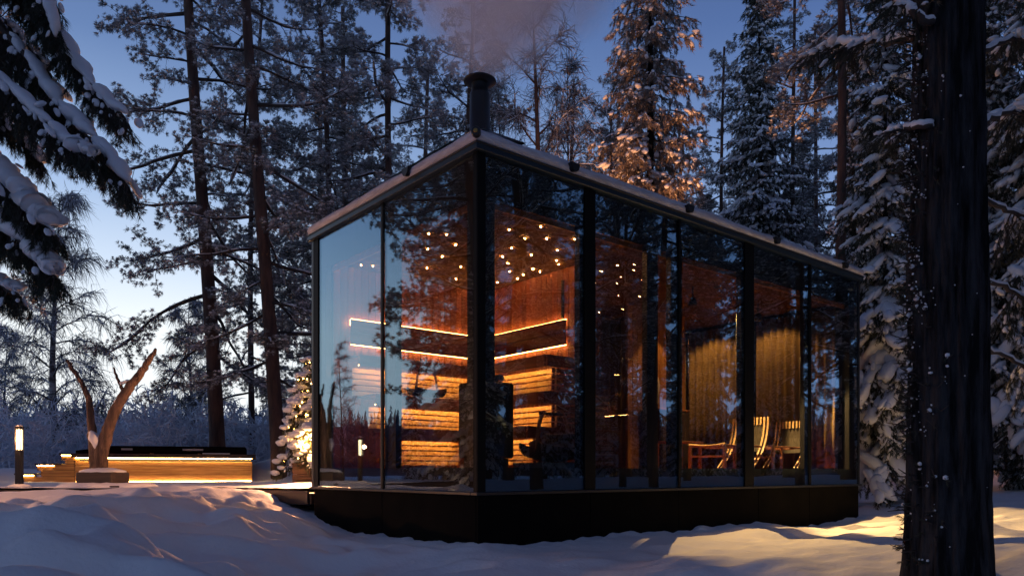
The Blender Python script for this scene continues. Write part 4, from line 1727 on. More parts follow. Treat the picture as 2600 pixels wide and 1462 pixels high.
def make_spruce(seed, H=14, r0=.14, b0=.06, L0=1.7, whorl=.42, per=6, sprig=.16, snow=1.0, droop=.45, lean=(0, 0), step=.12, tpl=None, lumps=None, narrow=1.0, nm=None):
    r_ = np.random.default_rng(seed)
    tl = trunk_line(H, lean, .03, 14, seed)
    tt = np.linspace(0, 1, len(tl))
    tk = MB()
    tk.tube(tl, r0 * (1 - .93 * tt), 12, rnd=.04)
    br = MB()
    spP, spD, spS, snP, snS = [], [], [], [], []
    z = b0 * H
    i_ = 0
    while z < H * .985:
        f = z / H
        base0 = np.array([np.interp(f, tt, tl[:, k]) for k in range(3)])
        for j in range(per):
            az = i_ * 1.1 + j * 2 * math.pi / per + r_.uniform(-.3, .3)
            L = L0 * (1 - f) ** .75 * r_.uniform(.6, 1.12) * narrow + .12
            el = -.05 - droop * (1 - f) + .55 * f ** 2
            d = np.array([math.cos(az) * math.cos(el), math.sin(az) * math.cos(el), math.sin(el)])
            P = [base0 + [0, 0, r_.uniform(-.15, .15)]]
            for k in range(5):
                d = d + np.array([0, 0, -.13 if k < 3 else .12]) + r_.normal(0, .05, 3)
                d /= np.linalg.norm(d)
                P.append(P[-1] + d * L / 5)
            P = np.array(P)
            br.tube(P, np.linspace(.010 + .009 * L, .004, 6), 4, cap=False)
            spruce_limb(r_, P, L * .36, br, spP, spD, spS, snP, snS, sprig, snow, step=step)
        z += whorl * (1 - .45 * f) * r_.uniform(.8, 1.2)
        i_ += 1
    spP, spD, spS = np.array(spP), np.array(spD), np.array(spS)
    tpl = tpl or SPRIG
    which = r_.integers(0, 3, len(spP))
    parts = [scatter(*tpl[w], spP[which == w], frames(spD[which == w], r_.uniform(0, 6.28, (which == w).sum())), spS[which == w]) for w in range(3)]
    nd = join(parts)
    snP, snS = np.array(snP), arr6(snS)
    big = snS[:, 0] > .085
    pr = [lump_mesh(snP[~big], snS[~big], OCT, .2)]
    if big.any():
        pr.append(lump_mesh(snP[big], snS[big], lumps or ICO1, .13))
    sm = join(pr)
    return (tk.mesh('trunk', M_BARKD, True), np_mesh('branches', *mb_tri(br), M_TWIG), np_mesh('needles', *nd, nm or M_SPRUCE),
            np_mesh('branch_snow', *sm, M_SNOW, True))


def make_birch(seed, H=10, r0=.12, nl=26, Lmax=2.6, twn=2200, weep=.5, snow=.6, up=.7, c0=.2, lean=(0, 0), tw_len=.5, bark=None, frost=None, twr=.004):
    r_ = np.random.default_rng(seed)
    tl = trunk_line(H, lean, .10, 14, seed)
    tt = np.linspace(0, 1, len(tl))
    tk = MB()
    tk.tube(tl, r0 * (1 - .93 * tt), 10, rnd=.05)
    br = MB()
    sn = MB()
    segs = []
    for i_ in range(nl):
        f = c0 + (1 - c0) * (i_ + r_.uniform(0, .8)) / nl
        base = np.array([np.interp(f, tt, tl[:, k]) for k in range(3)])
        az = i_ * 2.399 + r_.uniform(-.4, .4)
        L = Lmax * (1 - .75 * (f - c0) / (1 - c0)) * r_.uniform(.7, 1.15)
        d = np.array([math.cos(az), math.sin(az), up * r_.uniform(.6, 1.4)])
        d /= np.linalg.norm(d)
        P = [base]
        n_ = 8
        for k in range(n_):
            d = d + r_.normal(0, .13, 3) + np.array([0, 0, -.16 * weep * (k / n_) * 2])
            d /= np.linalg.norm(d)
            P.append(P[-1] + d * L / n_)
        P = np.array(P)
        rb = (.010 * L + .010) * (1 - .85 * np.linspace(0, 1, n_ + 1))
        br.tube(P, rb, 5)
        if snow:
            snow_on(sn, dense(P, 12, .004), .012 + .010 * L * snow, np.interp(np.linspace(0, 1, 12), np.linspace(0, 1, n_ + 1), rb), n_=4, lump=.7)
        for k in range(2, n_ + 1):
            segs.append((P[k - 1], P[k], L))
        for j in range(5):
            k = r_.integers(2, n_)
            ax = (P[k + 1] - P[k]) / np.linalg.norm(P[k + 1] - P[k])
            dd = ax + r_.normal(0, .6, 3) + [0, 0, .1]
            dd /= np.linalg.norm(dd)
            ls = L * .38 * r_.uniform(.6, 1.2)
            S_ = [P[k]]
            for _ in range(4):
                dd = dd + r_.normal(0, .15, 3) + [0, 0, -.15 * weep]
                dd /= np.linalg.norm(dd)
                S_.append(S_[-1] + dd * ls / 4)
            S_ = np.array(S_)
            br.tube(S_, np.linspace(.010, .004, 5), 3, cap=False)
            if snow:
                snow_on(sn, S_, .011, .008, n_=4, lump=.5)
            for q in range(1, 5):
                segs.append((S_[q - 1], S_[q], L * .5))
    A0 = np.array([s_[0] for s_ in segs])
    A1 = np.array([s_[1] for s_ in segs])
    k = r_.integers(0, len(segs), twn)
    t_ = r_.random((twn, 1))
    A = A0[k] * (1 - t_) + A1[k] * t_
    D = (A1[k] - A0[k])
    D /= np.linalg.norm(D, axis=1)[:, None]
    D = D * .6 + r_.normal(0, .55, (twn, 3))
    D /= np.linalg.norm(D, axis=1)[:, None]
    ln = tw_len * r_.uniform(.35, 1.2, (twn, 1))
    B = A + D * ln * .5 + np.array([0, 0, -.10]) * weep * ln
    C = B + D * ln * .35 + np.array([0, 0, -.75]) * weep * ln
    # forked twiglets
    A2 = np.concatenate([A, B])
    D2 = D + r_.normal(0, .6, D.shape)
    C2 = B + D2 * ln * .3 + np.array([0, 0, -.4]) * weep * ln
    tw = ribbons(A2, np.concatenate([B, (B + C2) / 2]), np.concatenate([C, C2]), twr)
    brm = join([mb_tri(br), tw])
    up_ = np.array([0, 0, twr * 1.6])
    mk = r_.random(twn) < snow
    if mk.any():
        tws = ribbons(A[mk] + up_, B[mk] + up_, C[mk] + up_, twr * 1.3)
        smm = join([mb_tri(sn), tws])
    else:
        smm = mb_tri(sn)
    return (tk.mesh('trunk', bark or M_BIRCH, True), np_mesh('branches', *brm, M_TWIG), None,
            np_mesh('branch_snow', *smm, frost or M_SNOW, False))


def plant(name, meshes, x, y, label, cat='tree', group=None, rz=0, s=1.0, z=None):
    t = empty(name, (x, y, (gz(x, y) if z is None else z) - .05), rz, label, cat, group)
    t.scale = (s, s, s)
    for nm, me in zip(('trunk', 'branches', 'needles', 'branch_snow'), meshes):
        if me is not None:
            link(nm, me, t)
    return t


def ux(u, Y):
    return (u - 1300) / FPX * Y


# ------------------------------------------------------------------ trees in view
pineA = make_pine(11, H=17, r0=.185, c0=.17, lean=(-.9, .2), Lmax=3.1, nl=54, dens=1.4, tuft=.11, wind=(math.pi, .12))
pineB = make_pine(12, H=17, r0=.165, c0=.15, lean=(-.95, .0), Lmax=2.8, nl=54, dens=1.35, tuft=.11)
pineC = make_pine(13, H=16, r0=.11, c0=.20, lean=(-.6, .3), Lmax=2.0, nl=52, dens=1.35, tuft=.13, front=.3)
pineS = make_pine(14, H=18, r0=.12, c0=.45, lean=(-.3, .2), Lmax=1.9, nl=34, dens=1.1, tuft=.14)
sprA = make_spruce(21, H=15, r0=.15, b0=.10, L0=2.5, sprig=.19, step=.15, snow=1.5, droop=.4)
sprB = make_spruce(22, H=13, r0=.13, b0=.10, L0=1.6, sprig=.17, step=.14, snow=1.35, droop=.6)
sprT = make_spruce(23, H=17, r0=.16, b0=.08, L0=2.5, sprig=.22, step=.14, snow=.8, droop=.3, whorl=.5, nm=mat('lamplit_frosted_needles', (.16, .13, .10), .8, noise=((2, 2, 2), .6, (.30, .25, .21))))  # needle colour paled and browned to carry the orange lamplight

plant('pine_tree', pineA, ux(555, 18.1), 18.1, 'tall pine with thick straight trunk rising behind the middle of the hot tub', group='tall snowy pines')
plant('pine_tree', pineB, ux(712, 16.4), 16.4, 'tall pine with dark trunk between the hot tub and the lit little spruce', group='tall snowy pines', z=.5)
plant('pine_tree', pineC, ux(838, 20.5), 20.5, 'slender pine whose trunk meets the left end of the cabin roof', group='tall snowy pines')
plant('pine_tree', pineC, ux(1010, 20), 20, 'dense snowy pine rising behind the left roof edge, left of the chimney', group='tall snowy pines', rz=2.2, s=1.08)
plant('pine_tree', pineC, ux(1150, 23), 23, 'pine directly left of the chimney cowl, veiled by smoke', group='tall snowy pines', rz=4.0, s=1.1)
plant('pine_tree', pineB, ux(925, 27), 27, 'pine standing farther back between two trunks above the left roof edge', group='tall snowy pines', rz=1.0)
plant('pine_tree', pineC, ux(640, 24), 24, 'pine farther back seen between the two thickest left trunks', group='tall snowy pines', rz=3.0)
for (u, Yd, ms, rz, lb) in ((775, 33, pineB, 4.4, 'pine far back showing between the slender trunk and the lit little spruce'),
                            (1075, 34, pineB, 1.9, 'pine far back behind the dense pine left of the chimney'),
                            (890, 36, pineC, 5.5, 'pine far back over the middle of the left roof edge'),
                            (1290, 33, pineC, .9, 'pine far back behind the smoke'), (1420, 36, pineB, 2.2, 'pine far back between the two bare birches'),
                            (1530, 31, pineC, 3.6, 'pine far back just left of the lamplit spruce'), (1740, 38, pineB, 4.8, 'pine far back just right of the lamplit spruce'),
                            (1905, 40, pineC, .2, 'pine farthest back behind the tall pointed spruce')):
    plant('pine_tree', ms, ux(u, Yd), Yd, lb, group='pines in the wood behind the cabin', rz=rz, s=1.1)
# pines behind the cabin to the right
plant('pine_tree', pineS, ux(2128, 15.2), 15.2, 'slender bare-stemmed pine right above the far end of the cabin roof', group='tall snowy pines', rz=.6, s=.95)
plant('pine_tree', pineS, ux(2010, 27), 27, 'pine with thin stem left of the slender bare-stemmed pine', group='pines in the wood behind the cabin', rz=2.0)
plant('pine_tree', pineC, ux(1850, 31), 31, 'pine right of the lamplit spruce, farther back', group='pines in the wood behind the cabin', rz=1.7, s=1.1)
plant('pine_tree', pineS, ux(2075, 31), 31, 'pine deep in the wood above the far third of the cabin roof', group='pines in the wood behind the cabin', rz=5.0, s=1.05)
plant('pine_tree', pineC, ux(2190, 26), 26, 'pine deep in the wood between bare-stemmed pine and snow-laden spruce', group='pines in the wood behind the cabin', rz=.4, s=1.1)
plant('pine_tree', pineB, ux(2400, 27), 27, 'pine deep in the wood behind the big dark trunk', group='pines in the wood behind the cabin', rz=2.9)
plant('pine_tree', pineC, ux(2570, 20), 20, 'pine in the wood at the far right edge of the view', group='pines in the wood behind the cabin', rz=4.2)
# spruces
plant('spruce_tree', sprT, ux(1648, 18), 18, 'broad spruce lit orange from below behind the middle of the roof', rz=.3, s=.97)
plant('spruce_tree', sprA, ux(1930, 26), 26, 'tall pointed blue-white spruce right of the lamplit spruce', group='snowy spruces', s=1.18, rz=1.0)
plant('spruce_tree', sprA, ux(2035, 34), 34, 'pointed spruce behind the slender bare-stemmed pine', group='snowy spruces', s=1.05, rz=5)
plant('spruce_tree', sprB, ux(2170, 22), 22, 'snowy spruce between the bare-stemmed pine and the snow-laden drooping spruce', group='snowy spruces', s=1.0, rz=4)
plant('spruce_tree', sprB, ux(1790, 33), 33, 'smaller spruce between the lamplit spruce and the tall pointed one', group='snowy spruces', s=1.0, rz=2)
PAD = .36
sprJ = make_spruce(24, H=9.5, r0=.065, b0=.115, L0=1.35, sprig=.12, step=.085, snow=1.05, droop=.75, whorl=.34, per=6, lumps=ICO2)
plant('spruce_tree', sprJ, ux(2252, 12.3), 12.3, 'snow-laden drooping spruce beside the far right end of the cabin', rz=0)
plant('spruce_tree', sprJ, ux(2640, 14.5), 14.5, 'snow-laden spruce at the right edge behind the big trunk', rz=2.5, s=1.35)
plant('spruce_tree', sprA, ux(2480, 16), 16, 'dark spruce showing on both sides of the big trunk', group='snowy spruces', s=.9, rz=3.2)
PAD = .20
# bare birches behind the smoke
bir1 = make_birch(31, H=13, r0=.16, nl=34, Lmax=3.2, twn=3600, weep=.35, snow=.5, up=.9, c0=.2, bark=M_BARK, tw_len=.6, twr=.006)
bir2 = make_birch(32, H=12, r0=.10, nl=30, Lmax=2.4, twn=3000, weep=.45, snow=.5, up=.8, c0=.15, bark=M_BARK, tw_len=.6, twr=.006)
plant('bare_birch', bir1, ux(1352, 19), 19, 'bare forking birch right of the chimney, thickest stem in the smoke', rz=0)
plant('bare_birch', bir2, ux(1455, 21), 21, 'thin bare birch between the smoke and the lamplit spruce', rz=1)
plant('bare_birch', bir2, ux(1255, 25), 25, 'thin bare birch directly behind the chimney cowl', rz=3, s=1.15)
plant('bare_birch', bir1, ux(1560, 24), 24, 'bare birch half hidden left of the lamplit spruce', rz=4)
# weeping birches at the left, beyond the deck
bir3 = make_birch(33, H=10.5, r0=.17, nl=40, Lmax=2.9, twn=5200, weep=.75, snow=.75, up=.75, c0=.16, tw_len=.75, twr=.008)
bir4 = make_birch(34, H=8, r0=.11, nl=30, Lmax=2.2, twn=3600, weep=.6, snow=.85, up=.7, c0=.14, tw_len=.6, twr=.008, frost=M_FROST)
plant('weeping_birch', bir3, ux(146, 26), 26, 'frosted weeping birch with pale trunk behind the bollard lamp', rz=.5, s=.98)
plant('weeping_birch', bir4, ux(490, 27), 27, 'smaller frosted birch just left of the thick pine trunk', rz=1.0, s=.88)
plant('weeping_birch', bir4, ux(20, 30), 30, 'frosted birch cut by the left edge of the view', rz=3.0, s=.8)

# ------------------------------------------------------------------ frosted thicket and far forest
def bush_mesh(seed, H, n_stem, twn, twr):
    r_ = np.random.default_rng(seed)
    br = MB()
    segs = []
    for i_ in range(n_stem):
        az = r_.uniform(0, 6.28)
        d = np.array([math.cos(az) * .45, math.sin(az) * .45, 1.0])
        d /= np.linalg.norm(d)
        P = [np.array([math.cos(az) * .2, math.sin(az) * .2, 0])]
        L = H * r_.uniform(.6, 1.1)
        for k in range(6):
            d = d + r_.normal(0, .16, 3) + [0, 0, -.05 * k]
            d /= np.linalg.norm(d)
            P.append(P[-1] + d * L / 6)
            segs.append((P[-2], P[-1]))
        br.tube(P, np.linspace(.035, .01, 7), 3, cap=False)
        for j in range(4):
            k = r_.integers(1, 6)
            dd = d + r_.normal(0, .8, 3)
            dd /= np.linalg.norm(dd)
            S_ = [P[k]]
            for _ in range(3):
                dd = dd + r_.normal(0, .2, 3) + [0, 0, -.12]
                dd /= np.linalg.norm(dd)
                S_.append(S_[-1] + dd * L * .12)
                segs.append((S_[-2], S_[-1]))
            br.tube(S_, np.linspace(.02, .006, 4), 3, cap=False)
    A0 = np.array([s_[0] for s_ in segs])
    A1 = np.array([s_[1] for s_ in segs])
    k = r_.integers(0, len(segs), twn)
    t_ = r_.random((twn, 1))
    A = A0[k] * (1 - t_) + A1[k] * t_
    D = r_.normal(0, 1, (twn, 3)) + [0, 0, .2]
    D /= np.linalg.norm(D, axis=1)[:, None]
    ln = H * .16 * r_.uniform(.4, 1.2, (twn, 1))
    B = A + D * ln * .5
    C = B + D * ln * .4 + np.array([0, 0, -.2]) * ln
    return mb_tri(br), ribbons(A, B, C, twr)


def scatter_many(tpls, P, S, rot):
    which = rng.integers(0, len(tpls), len(P))
    parts = []
    for w, (TV, TF) in enumerate(tpls):
        mk = which == w
        a = rot[mk]
        c, s_ = np.cos(a), np.sin(a)
        Rm = np.zeros((mk.sum(), 3, 3))
        Rm[:, 0, 0] = c
        Rm[:, 0, 1] = -s_
        Rm[:, 1, 0] = s_
        Rm[:, 1, 1] = c
        Rm[:, 2, 2] = 1
        parts.append(scatter(TV, TF, P[mk], Rm, S[mk]))
    return join(parts)


M_SHRUB = mat('frosted_twigs', (.74, .78, .86), .9, noise=((.4, .4, .4), .6, (.50, .54, .64)))
tpw, tpf = [], []
for s_ in range(3):
    w_, f_ = bush_mesh(60 + s_, 3.2, 9, 620, .022)
    tpw.append(w_)
    tpf.append(f_)
n_ = 210
PX = rng.uniform(-1, 1, n_)
PY = 21 + 60 * rng.random(n_) ** 1.5
PXw = (PX * 500 + 330 - 1300) / FPX * PY
P = np.stack([PXw, PY, np.array([gz(a, b_) for a, b_ in zip(PXw, PY)])], 1)
S = rng.uniform(.55, 1.0, n_) * (1 + (PY - 21) / 48)
rot = rng.uniform(0, 6.28, n_)
st0 = rng.bit_generator.state
th = link('frosted_thicket', np_mesh('frosted_thicket', *scatter_many(tpf, P, S, rot), M_SHRUB))
tag(th, 'mass of frosted bushes filling the slope beyond the deck', 'bushes', kind='stuff')
rng.bit_generator.state = st0
V_, F_ = scatter_many(tpw, P, S, rot)
th2 = link('thicket_stems', np_mesh('thicket_stems', V_, F_, M_FROST), th)
tag(th2, kind='stuff')


def cone_tree(seed):
    r_ = np.random.default_rng(seed)
    V, F = [], []
    for k in range(150):
        t = (k + .5) / 150
        a = r_.uniform(0, 6.28)
        z = 1 - t ** .8 * .93
        rad = (.02 + .19 * t) * r_.uniform(.6, 1.1)
        p0 = np.array([0, 0, z + .02])
        p1 = np.array([math.cos(a) * rad, math.sin(a) * rad, z - .03 - rad * .3])
        sd = np.array([-math.sin(a), math.cos(a), 0]) * rad * .42
        b = len(V)
        V += [p0, p1 + sd, p1 - sd]
        F.append((b, b + 1, b + 2))
    V += [(-.006, 0, 0), (.006, 0, 0), (0, 0, 1.0)]
    F.append((len(V) - 3, len(V) - 2, len(V) - 1))
    return np.array(V), np.array(F)


cones = [cone_tree(s_) for s_ in range(4)]
n_ = 5200
ang = rng.uniform(0, 2 * math.pi, n_)
dd = rng.uniform(95, 150, n_)
P = np.stack([np.sin(ang) * dd, np.cos(ang) * dd, np.full(n_, .4)], 1)
S = rng.uniform(.6, 1.0, n_) * 9.6 * (1 + (dd - 95) / 170)
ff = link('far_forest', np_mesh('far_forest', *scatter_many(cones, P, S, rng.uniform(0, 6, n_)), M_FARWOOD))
tag(ff, 'dark line of distant forest beyond the bushes', 'forest', kind='stuff')
# low wooded rise so that no gap shows beneath the far forest
V, F = [], []
n_ = 96
for i_ in range(n_):
    a = i_ / n_ * 2 * math.pi
    for (r_, z_) in ((92, .2), (104, 4.5), (125, 8.2), (190, 10.2)):
        V.append((math.sin(a) * r_, math.cos(a) * r_, z_ * (1 + .06 * math.sin(a * 9))))
for i_ in range(n_):
    j_ = (i_ + 1) % n_
    for k in range(3):
        F.append((i_ * 4 + k, j_ * 4 + k, j_ * 4 + k + 1, i_ * 4 + k + 1))
mb = MB()
mb.add(V, F)
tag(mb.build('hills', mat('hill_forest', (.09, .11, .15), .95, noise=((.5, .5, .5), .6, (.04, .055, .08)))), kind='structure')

# ------------------------------------------------------------------ near spruce boughs at the left
r_ = np.random.default_rng(77)
YN = 5.6
nx0 = -4.75
near = empty('spruce_tree', (nx0, YN, gz(nx0, YN) - .05), 0, 'near spruce whose snow-heavy boughs hang in from the left edge', 'tree')
oz = near.location.z
br = MB()
spP, spD, spS, snP, snS = [], [], [], [], []
snow_t = MB()
PAD = .10
# boughs measured in the photograph (full-resolution pixels, distance)
boughs = [
    ([(-300, -330, 5.6), (-80, -190, 5.5), (40, -60, 5.4), (130, 60, 5.3), (200, 175, 5.2), (250, 250, 5.1), (322, 305, 5.05)], .50, 1.0),
    ([(-300, -120, 5.6), (-80, 0, 5.4), (60, 130, 5.2), (130, 245, 5.1), (200, 330, 5.0), (255, 375, 4.95), (330, 482, 4.9)], .55, 1.15),
    ([(-320, -60, 5.6), (-120, 110, 5.2), (20, 220, 5.0), (100, 300, 4.9), (180, 380, 4.8), (235, 400, 4.75)], .50, 1.0),
    ([(-300, 220, 5.5), (-140, 330, 5.2), (-30, 420, 5.0), (50, 500, 4.9), (100, 560, 4.85), (132, 590, 4.8)], .50, 1.6),
    ([(-300, 350, 5.5), (-140, 480, 5.2), (-30, 560, 5.0), (60, 620, 4.9), (110, 670, 4.85), (142, 705, 4.8)], .48, 1.3),
    ([(-300, 520, 5.6), (-160, 620, 5.3), (-60, 690, 5.1), (10, 730, 5.0), (48, 752, 4.95)], .40, 1.1),
    ([(-300, -520, 5.6), (-100, -330, 5.4), (20, -180, 5.2), (90, -70, 5.1), (130, 20, 5.0), (140, 110, 4.95)], .50, .9),
    ([(-300, 60, 5.7), (-150, 160, 5.9), (-20, 260, 6.0), (60, 350, 6.1), (110, 420, 6.1)], .45, .9),
    ([(-300, -200, 5.7), (-150, -60, 6.1), (0, 40, 6.4), (80, 130, 6.5), (130, 190, 6.6)], .45, .9),
]
for bi, (pp, w, sk) in enumerate(boughs):
    P = []
    for (u, v, Yd) in pp:
        q = at(u, v, Yd)
        P.append((q.x - nx0, q.y - YN, q.z - oz))
    # root on the trunk
    P[0] = (0.0, 0.0, P[0][2] + .1)
    P = dense(P, 26, .006)
    br.tube(P, np.linspace(.030, .006, 26), 6)
    spruce_limb(r_, P, w * .8, br, spP, spD, spS, snP, snS, .085, .28, step=.024, hangk=1.6, lumps=ICO2)
    # thick continuous snow roll that lies along the bough, broken into pads
    k0 = 9
    while k0 < 25:
        k1 = min(25, k0 + int(r_.integers(4, 9)))
        Q = dense(P[k0:k1 + 1], 16, .004)
        rad = (.046 + .030 * r_.random()) * sk
        snow_on(snow_t, Q + [0, 0, .045 * sk], np.full(16, rad), .0, n_=10, flat=.62, lump=.5)
        k0 = k1 + (0 if r_.random() < .75 else 1)
# remaining boughs of the tree, outside the frame
tl = trunk_line(9.2, (0, 0), .02, 12, 5)
tk = MB()
tk.tube(tl, .15 * (1 - .9 * np.linspace(0, 1, 12)), 12, rnd=.04)
for k in range(46):
    z = 3.2 + 5.6 * k / 46
    az = r_.uniform(math.pi * .35, math.pi * 1.75)
    L = 1.9 * (1 - z / 9.6) ** .7
    d = np.array([math.cos(az), math.sin(az), -.35])
    P = [np.array([0, 0, z])]
    for _ in range(5):
        d = d + r_.normal(0, .05, 3) + [0, 0, -.08]
        d /= np.linalg.norm(d)
        P.append(P[-1] + d * L / 5)
    P = np.array(P)
    br.tube(P, np.linspace(.024, .004, 6), 5)
    spruce_limb(r_, P, L * .3, br, spP, spD, spS, snP, snS, .15, 1.2, step=.12, lumps=ICO1)
tk.build('trunk', M_BARKD, near, True)
link('branches', np_mesh('branches', *mb_tri(br), M_TWIG), near)
spP, spD, spS = np.array(spP), np.array(spD), np.array(spS)
which = r_.integers(0, 3, len(spP))
nd = join([scatter(*SPRIGN[w], spP[which == w], frames(spD[which == w]), spS[which == w] * 1.25) for w in range(3)])
link('needles', np_mesh('needles', *nd, M_SPRUCE), near)
snP, snS = np.array(snP), arr6(snS)
sm = join([lump_mesh(snP, snS * [.9, .9, .8, 1, 1, 1], ICO2, .06), mb_tri(snow_t)])
link('branch_snow', np_mesh('branch_snow', *sm, M_SNOW, True), near)

# ------------------------------------------------------------------ big near trunk at the right
YG = 4.45
gx_, gy_ = ux(2407, YG), YG
gtr = empty('spruce_tree', (gx_, gy_, gz(gx_, gy_) - .1), 0, 'huge near trunk with black furrowed bark crossing the right side', 'tree')
nr, na = 260, 120
zz = np.linspace(0, 7.5, nr)
aa = np.linspace(0, 2 * math.pi, na, endpoint=False)
A_, Z_ = np.meshgrid(aa, zz)
rb = .202 + .05 * np.exp(-Z_ / .25) - .004 * Z_
rad = rb + .034 * (fbm(A_ * 7 + .6 * fbm(Z_ * 1.5, A_ * 2, 2), Z_ * 1.1 + 5, 3) - .5) * 2 + .010 * (fbm(A_ * 20, Z_ * 4, 2) - .5) * 2 + .008 * np.sin(Z_ * 1.7)
# close the seam
bl = np.clip((A_ - 5.6) / .6, 0, 1)
rad = rad * (1 - bl) + bl * np.repeat(rad[:, :1], na, 1)
V = np.stack([np.cos(A_) * rad, np.sin(A_) * rad, Z_], -1).reshape(-1, 3)
i_ = np.arange(nr - 1)[:, None] * na
j_ = np.arange(na)[None]
j2 = (j_ + 1) % na
Q = np.stack([i_ + j_, i_ + j2, i_ + na + j2, i_ + na + j_], -1).reshape(-1, 4)
link('trunk', np_mesh('trunk', V, None, mat('furrowed_bark', (.042, .041, .045), .95, spec=.1, noise=((16, 16, 2.2), 1.0, (.007, .007, .008)), bump=((40, 40, 7), 1.0, .04)), True, Q), gtr)
br = MB()
spP, spD, spS, snP, snS = [], [], [], [], []
gzb = gtr.location.z


def glimb(pp, w, sk, r0, sprig=.075, tw=.6):
    P = []
    for (u, v, Yd) in pp:
        q = at(u, v, Yd)
        P.append((q.x - gx_, q.y - gy_, q.z - gzb))
    P = dense(P, 22, .007)
    br.tube(P, np.linspace(r0, .008, 22), 8, rnd=.08)
    if w:
        spruce_limb(r_, P[8:], w, br, spP, spD, spS, snP, snS, sprig, .8, step=.05, hangk=.8)
    snow_on(snow_g, P + [0, 0, r0 * .5], np.full(22, r0 * sk), 0, n_=10, flat=.75, lump=.5)


snow_g = MB()
glimb([(2400, 70, 4.4), (2330, 95, 4.5), (2250, 104, 4.7), (2170, 108, 4.9), (2110, 120, 5.1), (2040, 150, 5.3)], .30, .95, .036)
glimb([(2400, 40, 4.45), (2350, 60, 4.3), (2300, 20, 4.3), (2240, -30, 4.4)], .25, .8, .03)
glimb([(2400, 330, 4.4), (2340, 318, 4.35), (2290, 330, 4.5), (2240, 345, 4.7)], .2, 1.1, .026)
glimb([(2420, 160, 4.5), (2520, 120, 4.8), (2600, 95, 5.0), (2700, 60, 5.2)], .3, .8, .026)
glimb([(2420, 340, 4.5), (2520, 300, 4.9), (2610, 270, 5.2), (2700, 230, 5.6)], .35, .8, .026)
glimb([(2420, 470, 4.5), (2530, 520, 5.0), (2610, 560, 5.3), (2720, 620, 5.6)], .35, .9, .022)
glimb([(2420, 700, 4.6), (2540, 720, 5.4), (2620, 770, 5.6), (2700, 850, 5.8)], .4, .9, .022)
glimb([(2420, 860, 4.6), (2550, 900, 5.6), (2640, 960, 5.8), (2720, 1010, 6.0)], .4, .9, .02)
# small dead twigs and clots of snow down the left flank
for k in range(300):
    v = r_.uniform(20, 1440)
    az = math.pi + r_.normal(-.12, .42)
    z = EYE - (v - 1197) / FPX * YG - gzb
    ra = .200
    p = np.array([math.cos(az) * ra, math.sin(az) * ra, z])
    L = r_.uniform(.02, .10)
    d = np.array([math.cos(az), math.sin(az), r_.uniform(-.3, .3)])
    e_ = p + d * L
    br.tube([p, (p + e_) / 2 + r_.normal(0, .008, 3), e_ + r_.normal(0, .02, 3)], [.006, .004, .002], 4)
    for _ in range(r_.integers(1, 4)):
        spP.append(p + d * L * r_.uniform(.2, 1))
        spD.append(d + r_.normal(0, .5, 3))
        spS.append(r_.uniform(.02, .05))
    if r_.random() < .5:
        q_ = .005 + .013 * r_.random() ** 3
        snP.append(p + d * L * .4 + [0, 0, .008])
        snS.append((q_ * 1.2, q_ * .9, q_ * 1.0))
        for _ in range(3):
            snP.append(p + r_.normal(0, 1, 3) * [.008, .012, .03])
            q2 = q_ * r_.uniform(.3, .7)
            snS.append((q2, q2, q2 * 1.1))
for k in range(24):
    z = r_.uniform(0, 4.6)
    az = -math.pi / 2 + r_.normal(-.5, .6)
    q_ = .002 + .006 * r_.random() ** 3
    snP.append([math.cos(az) * .226, math.sin(az) * .226, z])
    snS.append((q_ * 1.4, q_ * 1.2, q_))
spP, spD, spS = np.array(spP), np.array(spD), np.array(spS)
which = r_.integers(0, 3, len(spP))
nd = join([scatter(*SPRIGN[w], spP[which == w], frames(spD[which == w]), spS[which == w] * 1.2) for w in range(3)])
link('needles', np_mesh('needles', *nd, M_SPRUCE), gtr)
link('branches', np_mesh('branches', *mb_tri(br), M_TWIG), gtr)
sm = join([lump_mesh(np.array(snP), arr6(snS), ICO1, .15), mb_tri(snow_g)])
link('branch_snow', np_mesh('branch_snow', *sm, M_SNOW, True), gtr)

PAD = .20
# ------------------------------------------------------------------ lit little spruce in a planter
px_, py_ = -3.42, 12.7
plt_ = empty('wooden_planter', (px_, py_, ZD), R(8), 'small square planter of stacked timbers at the cabin corner, holding the lit spruce', 'planter')
M_PLNT = mat('planter_timber', (.23, .12, .06), .7, noise=((2, 2, 20), .8, (.10, .05, .03)), rand=.2)
for k in range(4):
    z = k * .095
    MB().box(-.26, .26, -.26, -.20, z, z + .090, b=.006).build('timber', M_PLNT, plt_)
    MB().box(-.26, .26, .20, .26, z, z + .090, b=.006).build('timber', M_PLNT, plt_)
    MB().box(-.26, -.20, -.198, .198, z, z + .090, b=.006).build('timber', M_PLNT, plt_)
    MB().box(.20, .26, -.198, .198, z, z + .090, b=.006).build('timber', M_PLNT, plt_)
MB().box(-.19, .19, -.19, .19, .02, .33).build('soil', M_TUBD, plt_)
r_ = np.random.default_rng(5)
lsp = empty('little_spruce', (px_, py_, ZD + .33), 0, 'snow-capped little spruce in a planter glowing with warm fairy lights', 'tree')
tk = MB()
tk.tube([(0, 0, -.1), (.01, 0, .7), (.02, 0, 1.45), (.02, 0, 1.85)], [.035, .028, .014, .006], 8)
tk.build('trunk', M_BARKD, lsp, True)
br = MB()
spP, spD, spS, snP, snS = [], [], [], [], []
bulbs = []
z = .10
